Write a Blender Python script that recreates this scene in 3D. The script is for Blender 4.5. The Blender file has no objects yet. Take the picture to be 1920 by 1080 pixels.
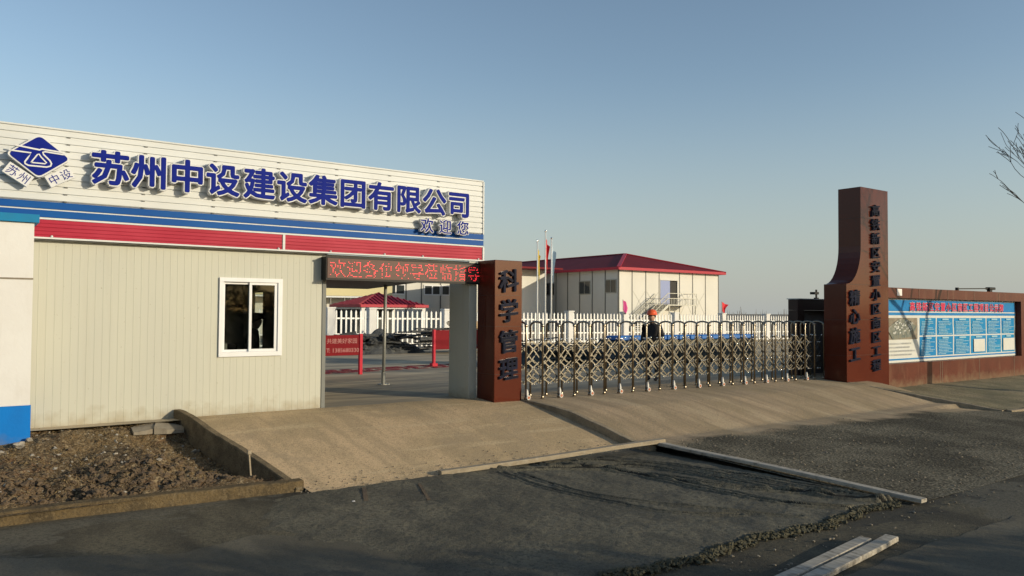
import bpy, math, random
import numpy as np
from mathutils import Vector, Matrix, noise
R = math.radians
random.seed(7)
SC = bpy.context.scene
COL = SC.collection

# ------------------------------------------------------------------ camera
EYE = 1.7
head, pitch, roll = R(54), math.atan(45/1480), R(0.35)
fw = Vector((math.cos(head)*math.cos(pitch), math.sin(head)*math.cos(pitch), math.sin(pitch)))
r0 = Vector((math.sin(head), -math.cos(head), 0)); u0 = r0.cross(fw)
rt = r0*math.cos(roll) + u0*math.sin(roll); up = rt.cross(fw)
cam = bpy.data.cameras.new('camera'); co = bpy.data.objects.new('camera', cam); COL.objects.link(co)
cam.sensor_width = 36; cam.lens = 1480/1920*36; cam.clip_start = .1; cam.clip_end = 6000
co.matrix_world = Matrix(((rt.x, up.x, -fw.x, 0), (rt.y, up.y, -fw.y, 0), (rt.z, up.z, -fw.z, EYE), (0, 0, 0, 1)))
SC.camera = co

# ------------------------------------------------------------------ sky, sun, exposure
SUN_EL = R(13.5); SUN_XY = Vector((.53, -.85)).normalized()
w = bpy.data.worlds.new('World'); SC.world = w; w.use_nodes = True
nt = w.node_tree; bg = nt.nodes['Background']
sky = nt.nodes.new('ShaderNodeTexSky'); sky.sky_type = 'NISHITA'; sky.sun_disc = False
sky.sun_elevation = SUN_EL; sky.sun_rotation = math.atan2(SUN_XY.x, SUN_XY.y)
sky.air_density = 1.0; sky.dust_density = .5; sky.ozone_density = 1.0
# thin pale winter haze low in the sky: the sky colour fades to grey towards the horizon, less so round the sun's own glow
wtc = nt.nodes.new('ShaderNodeTexCoord'); wsp = nt.nodes.new('ShaderNodeSeparateXYZ'); nt.links.new(wtc.outputs['Generated'], wsp.inputs[0])
wmr = nt.nodes.new('ShaderNodeMapRange'); wmr.interpolation_type = 'SMOOTHSTEP'; nt.links.new(wsp.outputs['Z'], wmr.inputs[0])
wmr.inputs[1].default_value = -.06; wmr.inputs[2].default_value = .30; wmr.inputs[3].default_value = .96; wmr.inputs[4].default_value = 0
wmx = nt.nodes.new('ShaderNodeMix'); wmx.data_type = 'RGBA'; wdt = nt.nodes.new('ShaderNodeVectorMath'); wdt.operation = 'DOT_PRODUCT'; nt.links.new(wtc.outputs['Generated'], wdt.inputs[0]); wdt.inputs[1].default_value = (SUN_XY.x, SUN_XY.y, 0)
wm2 = nt.nodes.new('ShaderNodeMapRange'); nt.links.new(wdt.outputs['Value'], wm2.inputs[0]); wm2.inputs[1].default_value = .35; wm2.inputs[2].default_value = .85; wm2.inputs[3].default_value = 1; wm2.inputs[4].default_value = .15
wml = nt.nodes.new('ShaderNodeMath'); wml.operation = 'MULTIPLY'; nt.links.new(wmr.outputs[0], wml.inputs[0]); nt.links.new(wm2.outputs[0], wml.inputs[1])
nt.links.new(wml.outputs[0], wmx.inputs[0]); nt.links.new(sky.outputs[0], wmx.inputs[6])
wmx.inputs[7].default_value = (.405/.15, .437/.15, .437/.15, 1)
nt.links.new(wmx.outputs[2], bg.inputs[0]); bg.inputs[1].default_value = .15
sl = bpy.data.lights.new('sun', 'SUN'); sl.energy = 3.8; sl.angle = R(.55); sl.color = (1, .86, .62)
so = bpy.data.objects.new('sun', sl); COL.objects.link(so)
sd = Vector((SUN_XY.x*math.cos(SUN_EL), SUN_XY.y*math.cos(SUN_EL), math.sin(SUN_EL)))
so.rotation_euler = sd.to_track_quat('Z', 'Y').to_euler()
SC.view_settings.view_transform = 'Standard'; SC.view_settings.look = 'None'
SC.view_settings.exposure = 0.0; SC.view_settings.gamma = 1

# ------------------------------------------------------------------ materials
def mat(name, base, layers=(), rough=.7, metal=0, bump=None, spec=.5, coat=0, emit=None, estr=0, alpha=None):
    m = bpy.data.materials.new(name); m.use_nodes = True; t = m.node_tree
    b = t.nodes['Principled BSDF']
    b.inputs['Roughness'].default_value = rough; b.inputs['Metallic'].default_value = metal
    b.inputs['Specular IOR Level'].default_value = spec; b.inputs['Coat Weight'].default_value = coat
    b.inputs['Base Color'].default_value = (*base, 1)
    tc = t.nodes.new('ShaderNodeTexCoord'); prev = None
    def noi(sc, det, ro=.6):
        mp = t.nodes.new('ShaderNodeMapping'); t.links.new(tc.outputs['Object'], mp.inputs[0])
        mp.inputs['Scale'].default_value = sc if hasattr(sc, '__len__') else (sc, sc, sc)
        n = t.nodes.new('ShaderNodeTexNoise'); n.inputs['Scale'].default_value = 1
        n.inputs['Detail'].default_value = det; n.inputs['Roughness'].default_value = ro
        t.links.new(mp.outputs[0], n.inputs[0]); return n.outputs[0]
    for L in layers:
        sc, det, lo, hi, col, st = L
        mr = t.nodes.new('ShaderNodeMapRange'); mr.inputs[1].default_value = lo; mr.inputs[2].default_value = hi
        mr.inputs[4].default_value = st
        t.links.new(noi(sc, det), mr.inputs[0])
        mx = t.nodes.new('ShaderNodeMix'); mx.data_type = 'RGBA'
        t.links.new(mr.outputs[0], mx.inputs[0])
        if prev is None: mx.inputs[6].default_value = (*base, 1)
        else: t.links.new(prev, mx.inputs[6])
        mx.inputs[7].default_value = (*col, 1); prev = mx.outputs[2]
    if prev is not None: t.links.new(prev, b.inputs['Base Color'])
    if bump:
        bs = bump if isinstance(bump, list) else [bump]; pn = None
        for sc, st, ds in bs:
            bn = t.nodes.new('ShaderNodeBump'); bn.inputs['Strength'].default_value = st; bn.inputs['Distance'].default_value = ds
            t.links.new(noi(sc, 6), bn.inputs['Height'])
            if pn: t.links.new(pn, bn.inputs['Normal'])
            pn = bn.outputs[0]
        t.links.new(pn, b.inputs['Normal'])
    if emit: b.inputs['Emission Color'].default_value = (*emit, 1); b.inputs['Emission Strength'].default_value = estr
    if alpha is not None: b.inputs['Alpha'].default_value = alpha
    return m

def shade(c, k): return tuple(min(1, x*k) for x in c)
M = {}
cw = (.70, .69, .62)
M['cream'] = mat('cream_panel', (.50, .50, .425), [((.6, .6, .25), 3, .40, .60, (.47, .47, .41), .8), ((7, 7, .45), 5, .54, .72, (.44, .43, .36), .4), ((28, 28, 20), 3, .68, .72, (.28, .23, .16), .6)], .55, spec=.15)
M['white_metal'] = mat('white_sheet_metal', (.62, .64, .64), [((.8, .8, .8), 3, .4, .65, (.55, .57, .57), .7), ((1, 6, 30), 3, .56, .8, (.47, .47, .45), .4)], .45, spec=.15)
M['white'] = mat('white_paint', (.68, .68, .66), [(2.5, 5, .45, .8, (.58, .57, .54), .5)], .55, spec=.2)
M['pvc'] = mat('white_pvc', (.70, .71, .72), [(4, 3, .5, .8, (.62, .62, .61), .5)], .4, spec=.25)
M['blue_band'] = mat('blue_sheet', (.003, .068, .28), [((1, 2, 2), 4, .4, .65, (.006, .088, .31), .7)], .5, spec=.12)
M['red_band'] = mat('red_sheet', (.37, .020, .046), [((1.2, 2, 2), 4, .42, .62, (.43, .035, .065), .8), ((.5, 3, 14), 3, .5, .7, (.31, .016, .034), .5)], .5, spec=.15)
M['letter_blue'] = mat('letter_blue', (.006, .016, .20), [(6, 3, .4, .65, (.009, .021, .24), .6)], .55, spec=.05)
M['letter_edge'] = mat('letter_edge', (.66, .67, .68), [(5, 3, .5, .7, (.54, .55, .56), .5)], .5, spec=.15)
M['teal'] = mat('teal_cap', (.010, .20, .40), [(3, 4, .4, .7, (.02, .16, .31), .6)], .6, spec=.15)
M['blue_wall'] = mat('blue_wall_paint', (.003, .17, .56), [(3, 5, .45, .7, (.008, .13, .45), .5)], .6, spec=.15, bump=(30, .15, .01))
M['plaster'] = mat('white_plaster', (.68, .675, .66), [((1.2, 1.2, 1.2), 5, .45, .7, (.60, .58, .55), .6), ((5, 5, 1), 4, .56, .8, (.46, .43, .38), .4)], .8, spec=.2, bump=(25, .2, .01))
M['granite'] = mat('polished_brown_granite', (.098, .020, .010), [(1.2, 4, .4, .65, (.078, .015, .008), .7), (130, 2, .48, .62, (.034, .009, .006), .5), (90, 2, .58, .7, (.17, .05, .027), .45)], .17, spec=.25)
M['granite_wall'] = mat('brown_granite_wall', (.125, .032, .018), [(1.6, 5, .4, .65, (.085, .020, .012), .8), (120, 2, .48, .62, (.04, .012, .008), .5), ((3, 3, .7), 5, .56, .75, (.24, .14, .085), .45)], .34, spec=.18)
M['granite_dark'] = mat('dark_brown_granite', (.040, .020, .015), [(2, 5, .4, .7, (.026, .014, .011), .6)], .4, spec=.25)
M['grey_panel'] = mat('grey_panel', (.20, .205, .19), [(2, 4, .4, .7, (.16, .165, .155), .6)], .6, spec=.15)
M['char_face'] = mat('inscription_face', (.005, .006, .016), [(8, 3, .4, .7, (.010, .014, .040), .7)], .45, spec=.05)
M['char_edge'] = mat('inscription_edge', (.03, .037, .055), (), .4, spec=.2)
M['black'] = mat('black_plastic', (.014, .014, .014), [(5, 3, .4, .7, (.024, .024, .022), .6)], .5, spec=.2)
M['led_face'] = mat('led_face', (.10, .045, .03), [(40, 2, .4, .7, (.07, .03, .022), .7)], .6)
M['led_dot'] = mat('led_dot', (.5, .02, .03), (), .5, emit=(1, .035, .05), estr=2.2)
M['steel'] = mat('stainless_steel', (.32, .28, .22), [((20, 20, 3), 3, .4, .65, (.25, .20, .14), .7)], .32, metal=1)
M['steel_dark'] = mat('steel_link', (.20, .185, .15), [((14, 14, 14), 3, .4, .65, (.10, .09, .075), .8)], .42, metal=.8, spec=.3)
M['chrome'] = mat('chrome_bolt', (.85, .84, .80), (), .12, metal=1)
M['galv'] = mat('galvanised_steel', (.34, .34, .31), [(8, 4, .4, .7, (.26, .26, .23), .7)], .5, metal=.5)
M['wheel_white'] = mat('white_wheel_bracket', (.58, .57, .54), [(20, 3, .5, .7, (.4, .38, .34), .5)], .5)
M['wheel_red'] = mat('orange_wheel', (.38, .10, .03), [(20, 3, .5, .7, (.25, .06, .02), .5)], .5)
M['concrete'] = mat('pale_concrete', (.58, .425, .255), [((.6, .45, .45), 6, .42, .58, (.43, .325, .19), .9), ((3.0, .35, .7), 6, .48, .60, (.37, .285, .175), .6), ((.5, 4, 1), 6, .55, .66, (.60, .47, .29), .5), (24, 6, .50, .63, (.33, .25, .155), .5), (60, 3, .585, .64, (.13, .10, .065), .75), ((.9, .9, 1), 8, .600, .615, (.36, .28, .18), .4)], .9, spec=.12, bump=[(60, .5, .014), (9, .3, .03)])
M['concrete_yard'] = mat('yard_concrete', (.50, .41, .28), [((.15, .9, 1), 5, .43, .57, (.24, .21, .16), .95), ((.5, 3.0, 1), 5, .46, .62, (.30, .26, .19), .7)], .9, spec=.15)
M['kerb'] = mat('kerb_concrete', (.34, .275, .185), [(6, 6, .4, .62, (.22, .18, .125), .8), (50, 3, .55, .66, (.11, .095, .07), .6)], .9, spec=.2, bump=(35, .5, .02))
M['kerb_dark'] = mat('rough_kerb', (.20, .155, .095), [(5, 6, .42, .60, (.12, .095, .062), .85), (40, 4, .54, .66, (.07, .058, .04), .6)], .95, spec=.1, bump=(30, .6, .025))
M['kerb_brown'] = mat('brown_kerb', (.145, .105, .055), [(4, 6, .42, .62, (.075, .058, .036), .9), (22, 5, .5, .66, (.19, .145, .085), .6), (60, 3, .55, .66, (.05, .04, .03), .6)], .95, spec=.15, bump=[(30, .7, .03), (90, .4, .01)])
M['soil'] = mat('dry_soil', (.165, .112, .056), [((1.3, 2.2, 1), 6, .42, .58, (.080, .056, .034), .95), ((2, 2, 1), 6, .54, .62, (.20, .10, .05), .5), (13, 6, .48, .62, (.27, .205, .12), .85), (40, 4, .50, .62, (.035, .027, .018), .8), (75, 2, .60, .66, (.42, .36, .26), .7)], .95, spec=.1, bump=[(40, .9, .03)])
M['clod'] = mat('soil_clod', (.13, .090, .052), [(7, 4, .4, .7, (.075, .052, .034), .9)], .95, bump=(40, .5, .02))
M['litter'] = mat('dry_leaf_litter', (.23, .165, .075), [(5, 3, .4, .7, (.13, .08, .04), .9)], .9)
M['rubble'] = mat('pale_rubble', (.34, .31, .26), [(9, 5, .4, .7, (.22, .19, .15), .9)], .9, bump=(30, .4, .02))
M['slab'] = mat('broken_concrete', (.26, .225, .17), [(7, 5, .4, .7, (.17, .14, .10), .9)], .9, bump=(35, .4, .02))
M['wood'] = mat('weathered_timber', (.33, .27, .185), [((3, 25, 25), 5, .4, .7, (.22, .18, .125), .85), (12, 5, .5, .75, (.40, .36, .28), .6)], .85, bump=((5, 50, 50), .4, .01))
M['wood2'] = mat('grey_timber', (.44, .40, .33), [((25, 3, 25), 5, .42, .62, (.29, .26, .21), .85), (9, 6, .54, .68, (.15, .13, .105), .7)], .85, spec=.2, bump=((50, 5, 50), .4, .01))
M['wood_yel'] = mat('yellow_timber', (.48, .30, .13), [((3, 18, 18), 5, .4, .7, (.33, .19, .08), .8)], .8)
M['picket'] = mat('white_picket_plastic', (.80, .79, .76), (), .45)
M['prefab'] = mat('prefab_panel', (.64, .625, .57), [((.5, .5, .3), 4, .4, .7, (.57, .555, .50), .7)], .5, spec=.15)
M['prefab_yel'] = mat('yellow_panel', (.56, .50, .28), [((.5, .5, .3), 4, .4, .7, (.50, .45, .27), .6)], .5, spec=.15)
M['frame_dark'] = mat('dark_steel_frame', (.11, .11, .10), (), .5)
M['roof_red'] = mat('red_roof_sheet', (.30, .020, .04), [((.6, .6, .6), 4, .4, .7, (.22, .016, .032), .8)], .5, spec=.2)
M['roof_dark'] = mat('maroon_roof_sheet', (.17, .018, .024), [((.5, .5, .5), 4, .4, .75, (.12, .014, .019), .8)], .65, spec=.1)
M['eave_red'] = mat('red_eave', (.40, .025, .045), (), .45, spec=.2)
M['glass'] = mat('dark_window_glass', (.035, .042, .045), (), .06)
M['door_blue'] = mat('blue_door', (.20, .25, .46), (), .5)
M['sign_red'] = mat('red_board', (.20, .008, .014), [(3, 4, .4, .7, (.15, .006, .011), .6)], .6, spec=.1)
M['post_red'] = mat('red_post', (.50, .012, .035), (), .5, spec=.2)
M['dull_text'] = mat('faded_lettering', (.46, .24, .23), (), .6, spec=.1)
M['orange'] = mat('orange_hard_hat', (.75, .10, .02), (), .35)
M['coat'] = mat('black_coat', (.012, .012, .014), [(10, 4, .4, .7, (.02, .02, .022), .7)], .85)
M['trousers'] = mat('dark_trousers', (.02, .022, .03), (), .9)
M['skin'] = mat('skin', (.42, .24, .16), (), .55)
M['hair'] = mat('black_hair', (.012, .010, .009), (), .5)
M['tarp_blue'] = mat('blue_tarpaulin', (.02, .16, .50), [(4, 4, .4, .7, (.015, .11, .38), .8)], .5)
M['tarp_dark'] = mat('dark_green_sheet', (.030, .040, .036), [(4, 4, .4, .7, (.018, .022, .022), .8)], .6)
M['debris'] = mat('grey_debris', (.085, .088, .088), [(3, 5, .4, .65, (.03, .032, .035), .9), (7, 5, .55, .75, (.15, .145, .12), .8)], .9, bump=(9, .6, .1))
M['bark'] = mat('bark', (.060, .050, .042), [(12, 5, .4, .7, (.035, .03, .026), .8)], .95)
M['flag_red'] = mat('red_flag', (.62, .015, .025), (), .7)
M['flag_yellow'] = mat('yellow_flag', (.70, .50, .05), (), .7)
M['flag_pale'] = mat('pale_flag', (.42, .52, .60), (), .7)
M['flag_pink'] = mat('pink_flag', (.62, .06, .26), (), .7)
M['paper'] = mat('white_paper', (.76, .73, .70), (), .8)
M['ban_blue'] = mat('banner_blue', (.010, .155, .42), [((.9, .9, 1.5), 4, .38, .65, (.03, .24, .50), .8)], .5, spec=.1)
M['ban_cyan'] = mat('banner_cyan', (.006, .195, .46), [((.5, .5, 1), 3, .38, .65, (.015, .25, .46), .7)], .5, spec=.1)
M['ban_white'] = mat('banner_white', (.60, .605, .57), [(2, 3, .4, .7, (.55, .55, .48), .5)], .5, spec=.1)
M['ban_line'] = mat('banner_print', (.30, .50, .60), (), .5, spec=.1)
M['ban_grey'] = mat('banner_grey_print', (.36, .37, .37), (), .5)
M['ban_red'] = mat('banner_red_letter', (.55, .035, .09), (), .5, spec=.1)
M['asphalt'] = mat('asphalt', (.098, .085, .058), [((.30, .45, 1), 6, .42, .58, (.150, .130, .088), .9), ((.9, .3, 1), 6, .46, .60, (.058, .052, .040), .85), ((.22, .35, 1), 7, .515, .525, (.165, .152, .118), .55), ((.5, .5, 1), 8, .585, .595, (.050, .048, .042), .7), (30, 5, .48, .60, (.058, .053, .040), .6), (100, 2, .58, .64, (.19, .172, .13), .4)], .9, spec=.12, bump=[(70, .8, .014), (14, .5, .025)])
M['asphalt_pale'] = mat('worn_pale_asphalt', (.140, .124, .090), [((.4, .6, 1), 6, .42, .58, (.098, .087, .064), .9), ((1.2, .3, 1), 6, .48, .60, (.175, .154, .110), .7), ((.8, .8, 1), 9, .56, .575, (.085, .080, .067), .6), (34, 5, .50, .62, (.09, .085, .07), .6), (110, 2, .57, .64, (.24, .22, .18), .4)], .9, spec=.12, bump=[(80, .5, .01), (10, .4, .02)])
M['gravelly'] = mat('gravelly_asphalt', (.085, .078, .066), [((.6, .6, 1), 6, .38, .66, (.12, .108, .086), .9), (30, 5, .48, .66, (.05, .047, .042), .8), (90, 2, .56, .68, (.22, .20, .16), .7)], .9, bump=[(55, .8, .02), (120, .5, .01)])
M['wet'] = mat('wet_concrete', (.118, .107, .075), [((.5, .7, 1), 5, .42, .58, (.170, .152, .105), .9), ((2.2, 1.2, 1), 6, .46, .60, (.075, .070, .053), .8), (26, 5, .48, .60, (.06, .056, .043), .75), (100, 2, .56, .64, (.22, .20, .15), .45)], .75, spec=.2, bump=[(60, .8, .016), (12, .4, .025)])
M['wet_dark'] = mat('wet_groove', (.030, .028, .022), [(20, 4, .4, .65, (.05, .047, .036), .7)], .7, spec=.15)
M['wet_crumb'] = mat('wet_concrete_crumb', (.075, .070, .046), [(12, 4, .4, .65, (.11, .10, .065), .7)], .8, spec=.15)
M['pavement'] = mat('rough_pavement', (.30, .25, .155), [((1.2, .7, 1), 6, .40, .60, (.19, .17, .10), .9), (26, 5, .48, .62, (.10, .09, .06), .7)], .92, spec=.15, bump=(40, .6, .03))
M['earth'] = mat('earth', (.20, .165, .115), [((.02, .02, .02), 5, .4, .7, (.15, .125, .085), .8)], .95)
M['leaf'] = mat('hedge_leaf', (.045, .075, .030), [(3, 3, .4, .65, (.07, .095, .04), .7)], .7)
M['haze_tree'] = mat('far_winter_tree', (.20, .19, .18), [(.3, 4, .4, .7, (.15, .145, .14), .8)], .95)

def mud_shade_foot(m, z0, z1, col):  # muddy foot tint; on the cream wall it paints in contact shade
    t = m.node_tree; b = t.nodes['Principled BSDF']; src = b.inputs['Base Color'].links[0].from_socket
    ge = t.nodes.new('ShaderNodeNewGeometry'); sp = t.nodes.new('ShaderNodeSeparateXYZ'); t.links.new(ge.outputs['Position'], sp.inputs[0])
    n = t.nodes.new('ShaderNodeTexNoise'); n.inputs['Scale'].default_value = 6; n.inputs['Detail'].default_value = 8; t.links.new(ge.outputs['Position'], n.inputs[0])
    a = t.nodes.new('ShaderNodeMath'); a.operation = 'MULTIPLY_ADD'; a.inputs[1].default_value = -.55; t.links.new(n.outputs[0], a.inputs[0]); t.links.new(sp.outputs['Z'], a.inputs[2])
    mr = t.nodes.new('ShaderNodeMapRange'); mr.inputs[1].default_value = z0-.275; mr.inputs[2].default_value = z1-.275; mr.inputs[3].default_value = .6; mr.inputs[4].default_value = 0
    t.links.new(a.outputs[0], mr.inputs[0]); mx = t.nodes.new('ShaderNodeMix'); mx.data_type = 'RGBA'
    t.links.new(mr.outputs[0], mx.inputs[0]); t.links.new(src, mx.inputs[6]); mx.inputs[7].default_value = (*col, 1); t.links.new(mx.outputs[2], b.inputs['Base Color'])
mud_shade_foot(M['cream'], -.05, .22, (.30, .235, .14)); mud_shade_foot(M['blue_wall'], -.3, .0, (.16, .15, .12)); mud_shade_foot(M['granite_wall'], -.4, -.05, (.24, .185, .115))
# ------------------------------------------------------------------ mesh helpers
class MB:
    def __init__(s): s.v = []; s.f = []
    def add(s, vs, fs):
        o = len(s.v); s.v += [tuple(p) for p in vs]; s.f += [tuple(i+o for i in f) for f in fs]; return s
    def box(s, x0, x1, y0, y1, z0, z1):
        return s.add([(x0,y0,z0),(x1,y0,z0),(x1,y1,z0),(x0,y1,z0),(x0,y0,z1),(x1,y0,z1),(x1,y1,z1),(x0,y1,z1)],
                     [(3,2,1,0),(4,5,6,7),(0,1,5,4),(1,2,6,5),(2,3,7,6),(3,0,4,7)])
    def bevbox(s, x0, x1, y0, y1, z0, z1, b):
        # box with chamfered edges: 24 corner points
        P = []
        for z, zb in ((z0, z0+b), (z1, z1-b)): pass
        rings = [(z0, b), (z0+b, 0), (z1-b, 0), (z1, b)]
        vs = []
        for z, i in rings:
            for (cx, cy, sx, sy) in ((x0, y0, 1, 1), (x1, y0, -1, 1), (x1, y1, -1, -1), (x0, y1, 1, -1)):
                a = (cx+sx*(b+i*0), cy+sy*i); c = (cx+sx*i, cy+sy*b)
                if (sx, sy) in ((1, 1), (-1, -1)): vs += [(c[0], cy+sy*(b), z), (cx+sx*b, a[1], z)]
                else: vs += [(cx+sx*b, a[1], z), (c[0], cy+sy*b, z)]
        fs = []
        for k in range(3):
            for j in range(8): fs.append((k*8+j, k*8+(j+1) % 8, k*8+8+(j+1) % 8, k*8+8+j))
        fs.append(tuple(range(7, -1, -1))); fs.append(tuple(range(24, 32)))
        return s.add(vs, fs)
    def bar(s, p, q, w, h, upv=(0, 0, 1)):
        p, q = Vector(p), Vector(q); d = (q-p).normalized(); u = Vector(upv)
        if abs(d.dot(u)) > .99: u = Vector((1, 0, 0))
        a = d.cross(u).normalized(); b = a.cross(d).normalized()
        vs = [e + a*w/2*i + b*h/2*j for e in (p, q) for i, j in ((-1,-1),(1,-1),(1,1),(-1,1))]
        return s.add(vs, [(0,1,2,3),(7,6,5,4),(0,4,5,1),(1,5,6,2),(2,6,7,3),(3,7,4,0)])
    def tube(s, pts, rad, n=6, cap=True):
        pts = [Vector(p) for p in pts]; rs = rad if hasattr(rad, '__len__') else [rad]*len(pts)
        vs = []; prevu = None
        for i, p in enumerate(pts):
            d = (pts[min(i+1, len(pts)-1)] - pts[max(i-1, 0)])
            d = d.normalized() if d.length > 1e-9 else Vector((0, 0, 1))
            u = prevu if prevu is not None else (Vector((0, 0, 1)) if abs(d.z) < .9 else Vector((1, 0, 0)))
            a = d.cross(u)
            if a.length < 1e-3: a = d.cross(Vector((0, 1, 0)))
            a.normalize(); u = a.cross(d).normalized(); prevu = u
            for k in range(n):
                t = 2*math.pi*k/n; vs.append(p + (a*math.cos(t)+u*math.sin(t))*rs[i])
        fs = [(i*n+k, i*n+(k+1) % n, (i+1)*n+(k+1) % n, (i+1)*n+k) for i in range(len(pts)-1) for k in range(n)]
        if cap: fs += [tuple(range(n-1, -1, -1)), tuple(range((len(pts)-1)*n, len(pts)*n))]
        return s.add(vs, fs)
    def prism_y(s, poly, y0, y1):           # poly in (x,z), counter-clockwise seen from -y
        n = len(poly)
        return s.add([(x, y0, z) for x, z in poly]+[(x, y1, z) for x, z in poly],
                     [tuple(range(n)), tuple(range(2*n-1, n-1, -1))]+[(i, n+i, n+(i+1) % n, (i+1) % n) for i in range(n)])
    def prism_x(s, poly, x0, x1):           # poly in (y,z)
        n = len(poly)
        return s.add([(x0, y, z) for y, z in poly]+[(x1, y, z) for y, z in poly],
                     [tuple(range(n)), tuple(range(2*n-1, n-1, -1))]+[(i, n+i, n+(i+1) % n, (i+1) % n) for i in range(n)])
    def prism_z(s, poly, z0, z1):
        n = len(poly)
        return s.add([(x, y, z0) for x, y in poly]+[(x, y, z1) for x, y in poly],
                     [tuple(range(n-1, -1, -1)), tuple(range(n, 2*n))]+[(i, (i+1) % n, n+(i+1) % n, n+i) for i in range(n)])
    def grid(s, xs, ys, zf):
        nx, ny = len(xs), len(ys)
        vs = [(x, y, zf(x, y)) for y in ys for x in xs]
        return s.add(vs, [(j*nx+i, j*nx+i+1, (j+1)*nx+i+1, (j+1)*nx+i) for j in range(ny-1) for i in range(nx-1)])
    def blob(s, c, r, seed, sub=0, flat=.7, rough=.35):
        t = (1+5**.5)/2
        V = [Vector(p).normalized() for p in ((-1,t,0),(1,t,0),(-1,-t,0),(1,-t,0),(0,-1,t),(0,1,t),(0,-1,-t),(0,1,-t),(t,0,-1),(t,0,1),(-t,0,-1),(-t,0,1))]
        F = [(0,11,5),(0,5,1),(0,1,7),(0,7,10),(0,10,11),(1,5,9),(5,11,4),(11,10,2),(10,7,6),(7,1,8),(3,9,4),(3,4,2),(3,2,6),(3,6,8),(3,8,9),(4,9,5),(2,4,11),(6,2,10),(8,6,7),(9,8,1)]
        for _ in range(sub):
            N = []; cache = {}
            def mid(a, b):
                k = (min(a, b), max(a, b))
                if k not in cache: cache[k] = len(V); V.append((V[a]+V[b]).normalized())
                return cache[k]
            for a, b, d in F:
                x, y, z = mid(a, b), mid(b, d), mid(d, a); N += [(a, x, z), (b, y, x), (d, z, y), (x, y, z)]
            F = N
        rx = r if hasattr(r, '__len__') else (r, r*(.75+.5*random.random()), r*flat)
        sv = Vector((seed*1.7, seed*.9, seed*2.3)); out = []
        for p in V:
            k = 1 + rough*noise.noise(p*1.6+sv)*1.6
            out.append((c[0]+p.x*rx[0]*k, c[1]+p.y*rx[1]*k, c[2]+p.z*rx[2]*k))
        return s.add(out, F)
    def build(s, name, m, parent=None, smooth=False):
        me = bpy.data.meshes.new(name); o = bpy.data.objects.new(name, me); COL.objects.link(o)
        off = ORG.get(parent.name, Vector()) if parent else Vector()
        if parent is None and s.v:
            a = np.array(s.v); off = Vector(((a[:,0].min()+a[:,0].max())/2, (a[:,1].min()+a[:,1].max())/2, a[:,2].min())); o.location = off
        me.from_pydata([(x-off.x, y-off.y, z-off.z) for x, y, z in s.v], [], s.f)
        for mm in (m if isinstance(m, (list, tuple)) else [m]): me.materials.append(mm)
        if smooth: me.polygons.foreach_set('use_smooth', [True]*len(me.polygons))
        me.update()
        if parent: o.parent = parent
        ORG[o.name] = off
        return o
ORG = {}
def tag(o, label, cat, group=None, kind=None):
    o['label'] = label; o['category'] = cat
    if group: o['group'] = group
    if kind: o['kind'] = kind
    return o
def thing(name, loc, label, cat, group=None):
    o = bpy.data.objects.new(name, None); COL.objects.link(o); o.location = loc; o.empty_display_size = .2
    ORG[o.name] = Vector(loc); return tag(o, label, cat, group)
def struct(name, mb, m, smooth=False):
    o = mb.build(name, m, None, smooth); o['kind'] = 'structure'; return o
def clone(root, loc, label=None):
    r = root.copy(); COL.objects.link(r); r.location = loc
    if label: r['label'] = label
    for ch in list(root.children):
        c = ch.copy(); COL.objects.link(c); c.parent = r
        for g in list(ch.children):
            d = g.copy(); COL.objects.link(d); d.parent = c
    return r
def cl(t, a=0., b=1.): return max(a, min(b, t))
def sm(t): t = cl(t); return t*t*(3-2*t)
def fr(x, y, z=0, o=4): return noise.fractal(Vector((x, y, z)), 1, 2, o)

# ---- lettering
_fc = bpy.data.curves.new('glyph', 'FONT'); _fo = bpy.data.objects.new('glyph', _fc); COL.objects.link(_fo)
_gc = {}
def glyph(ch, off=0, ext=0, res=2):
    k = (ch, off, ext, res)
    if k not in _gc:
        _fc.body = ch; _fc.offset = off; _fc.extrude = ext; _fc.resolution_u = res
        _fo.update_tag(); dg = bpy.context.evaluated_depsgraph_get(); dg.update()
        me = bpy.data.meshes.new_from_object(_fo.evaluated_get(dg))
        me.calc_loop_triangles()
        _gc[k] = ([tuple(v.co) for v in me.vertices], [tuple(p.vertices) for p in me.polygons], [tuple(t.vertices) for t in me.loop_triangles])
        bpy.data.meshes.remove(me)
    return _gc[k]
def put_glyph(mb, ch, cx, cz, size, y, off=0, ext=0, sx=1, shear=0, res=2, cen=(.5, .375), rot=0):
    v, f, _ = glyph(ch, off, ext, res); ca, sa = math.cos(rot), math.sin(rot)
    out = []
    for a, b, c in v:
        px, pz = (a-cen[0])*size*sx, (b-cen[1])*size; pz += shear*px
        out.append((cx+px*ca-pz*sa, y-c*size, cz+px*sa+pz*ca))
    mb.add(out, f)
def put_bold(mb, ch, cx, cz, size, y, r, ext=0, sx=1, shear=0, rot=0, cen=(.5, .375), n=8):
    put_glyph(mb, ch, cx, cz, size, y, 0, ext, sx, shear, 2, cen, rot)
    for k in range(n):
        a = 2*math.pi*k/n+.2
        put_glyph(mb, ch, cx+r*math.cos(a), cz+r*math.sin(a), size, y+.0003*(k+1), 0, ext, sx, shear, 2, cen, rot)
def text_line(mb, s, x, z, size, y, off=0, adv=.6, sx=1):
    for c in s:
        wide = ord(c) > 255
        if c != ' ': put_glyph(mb, c, x+(size*sx if wide else size*adv*sx)/2, z, size, y, off, 0, sx, cen=(.5 if wide else .3, .375))
        x += size*sx if wide else size*adv*sx

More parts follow.
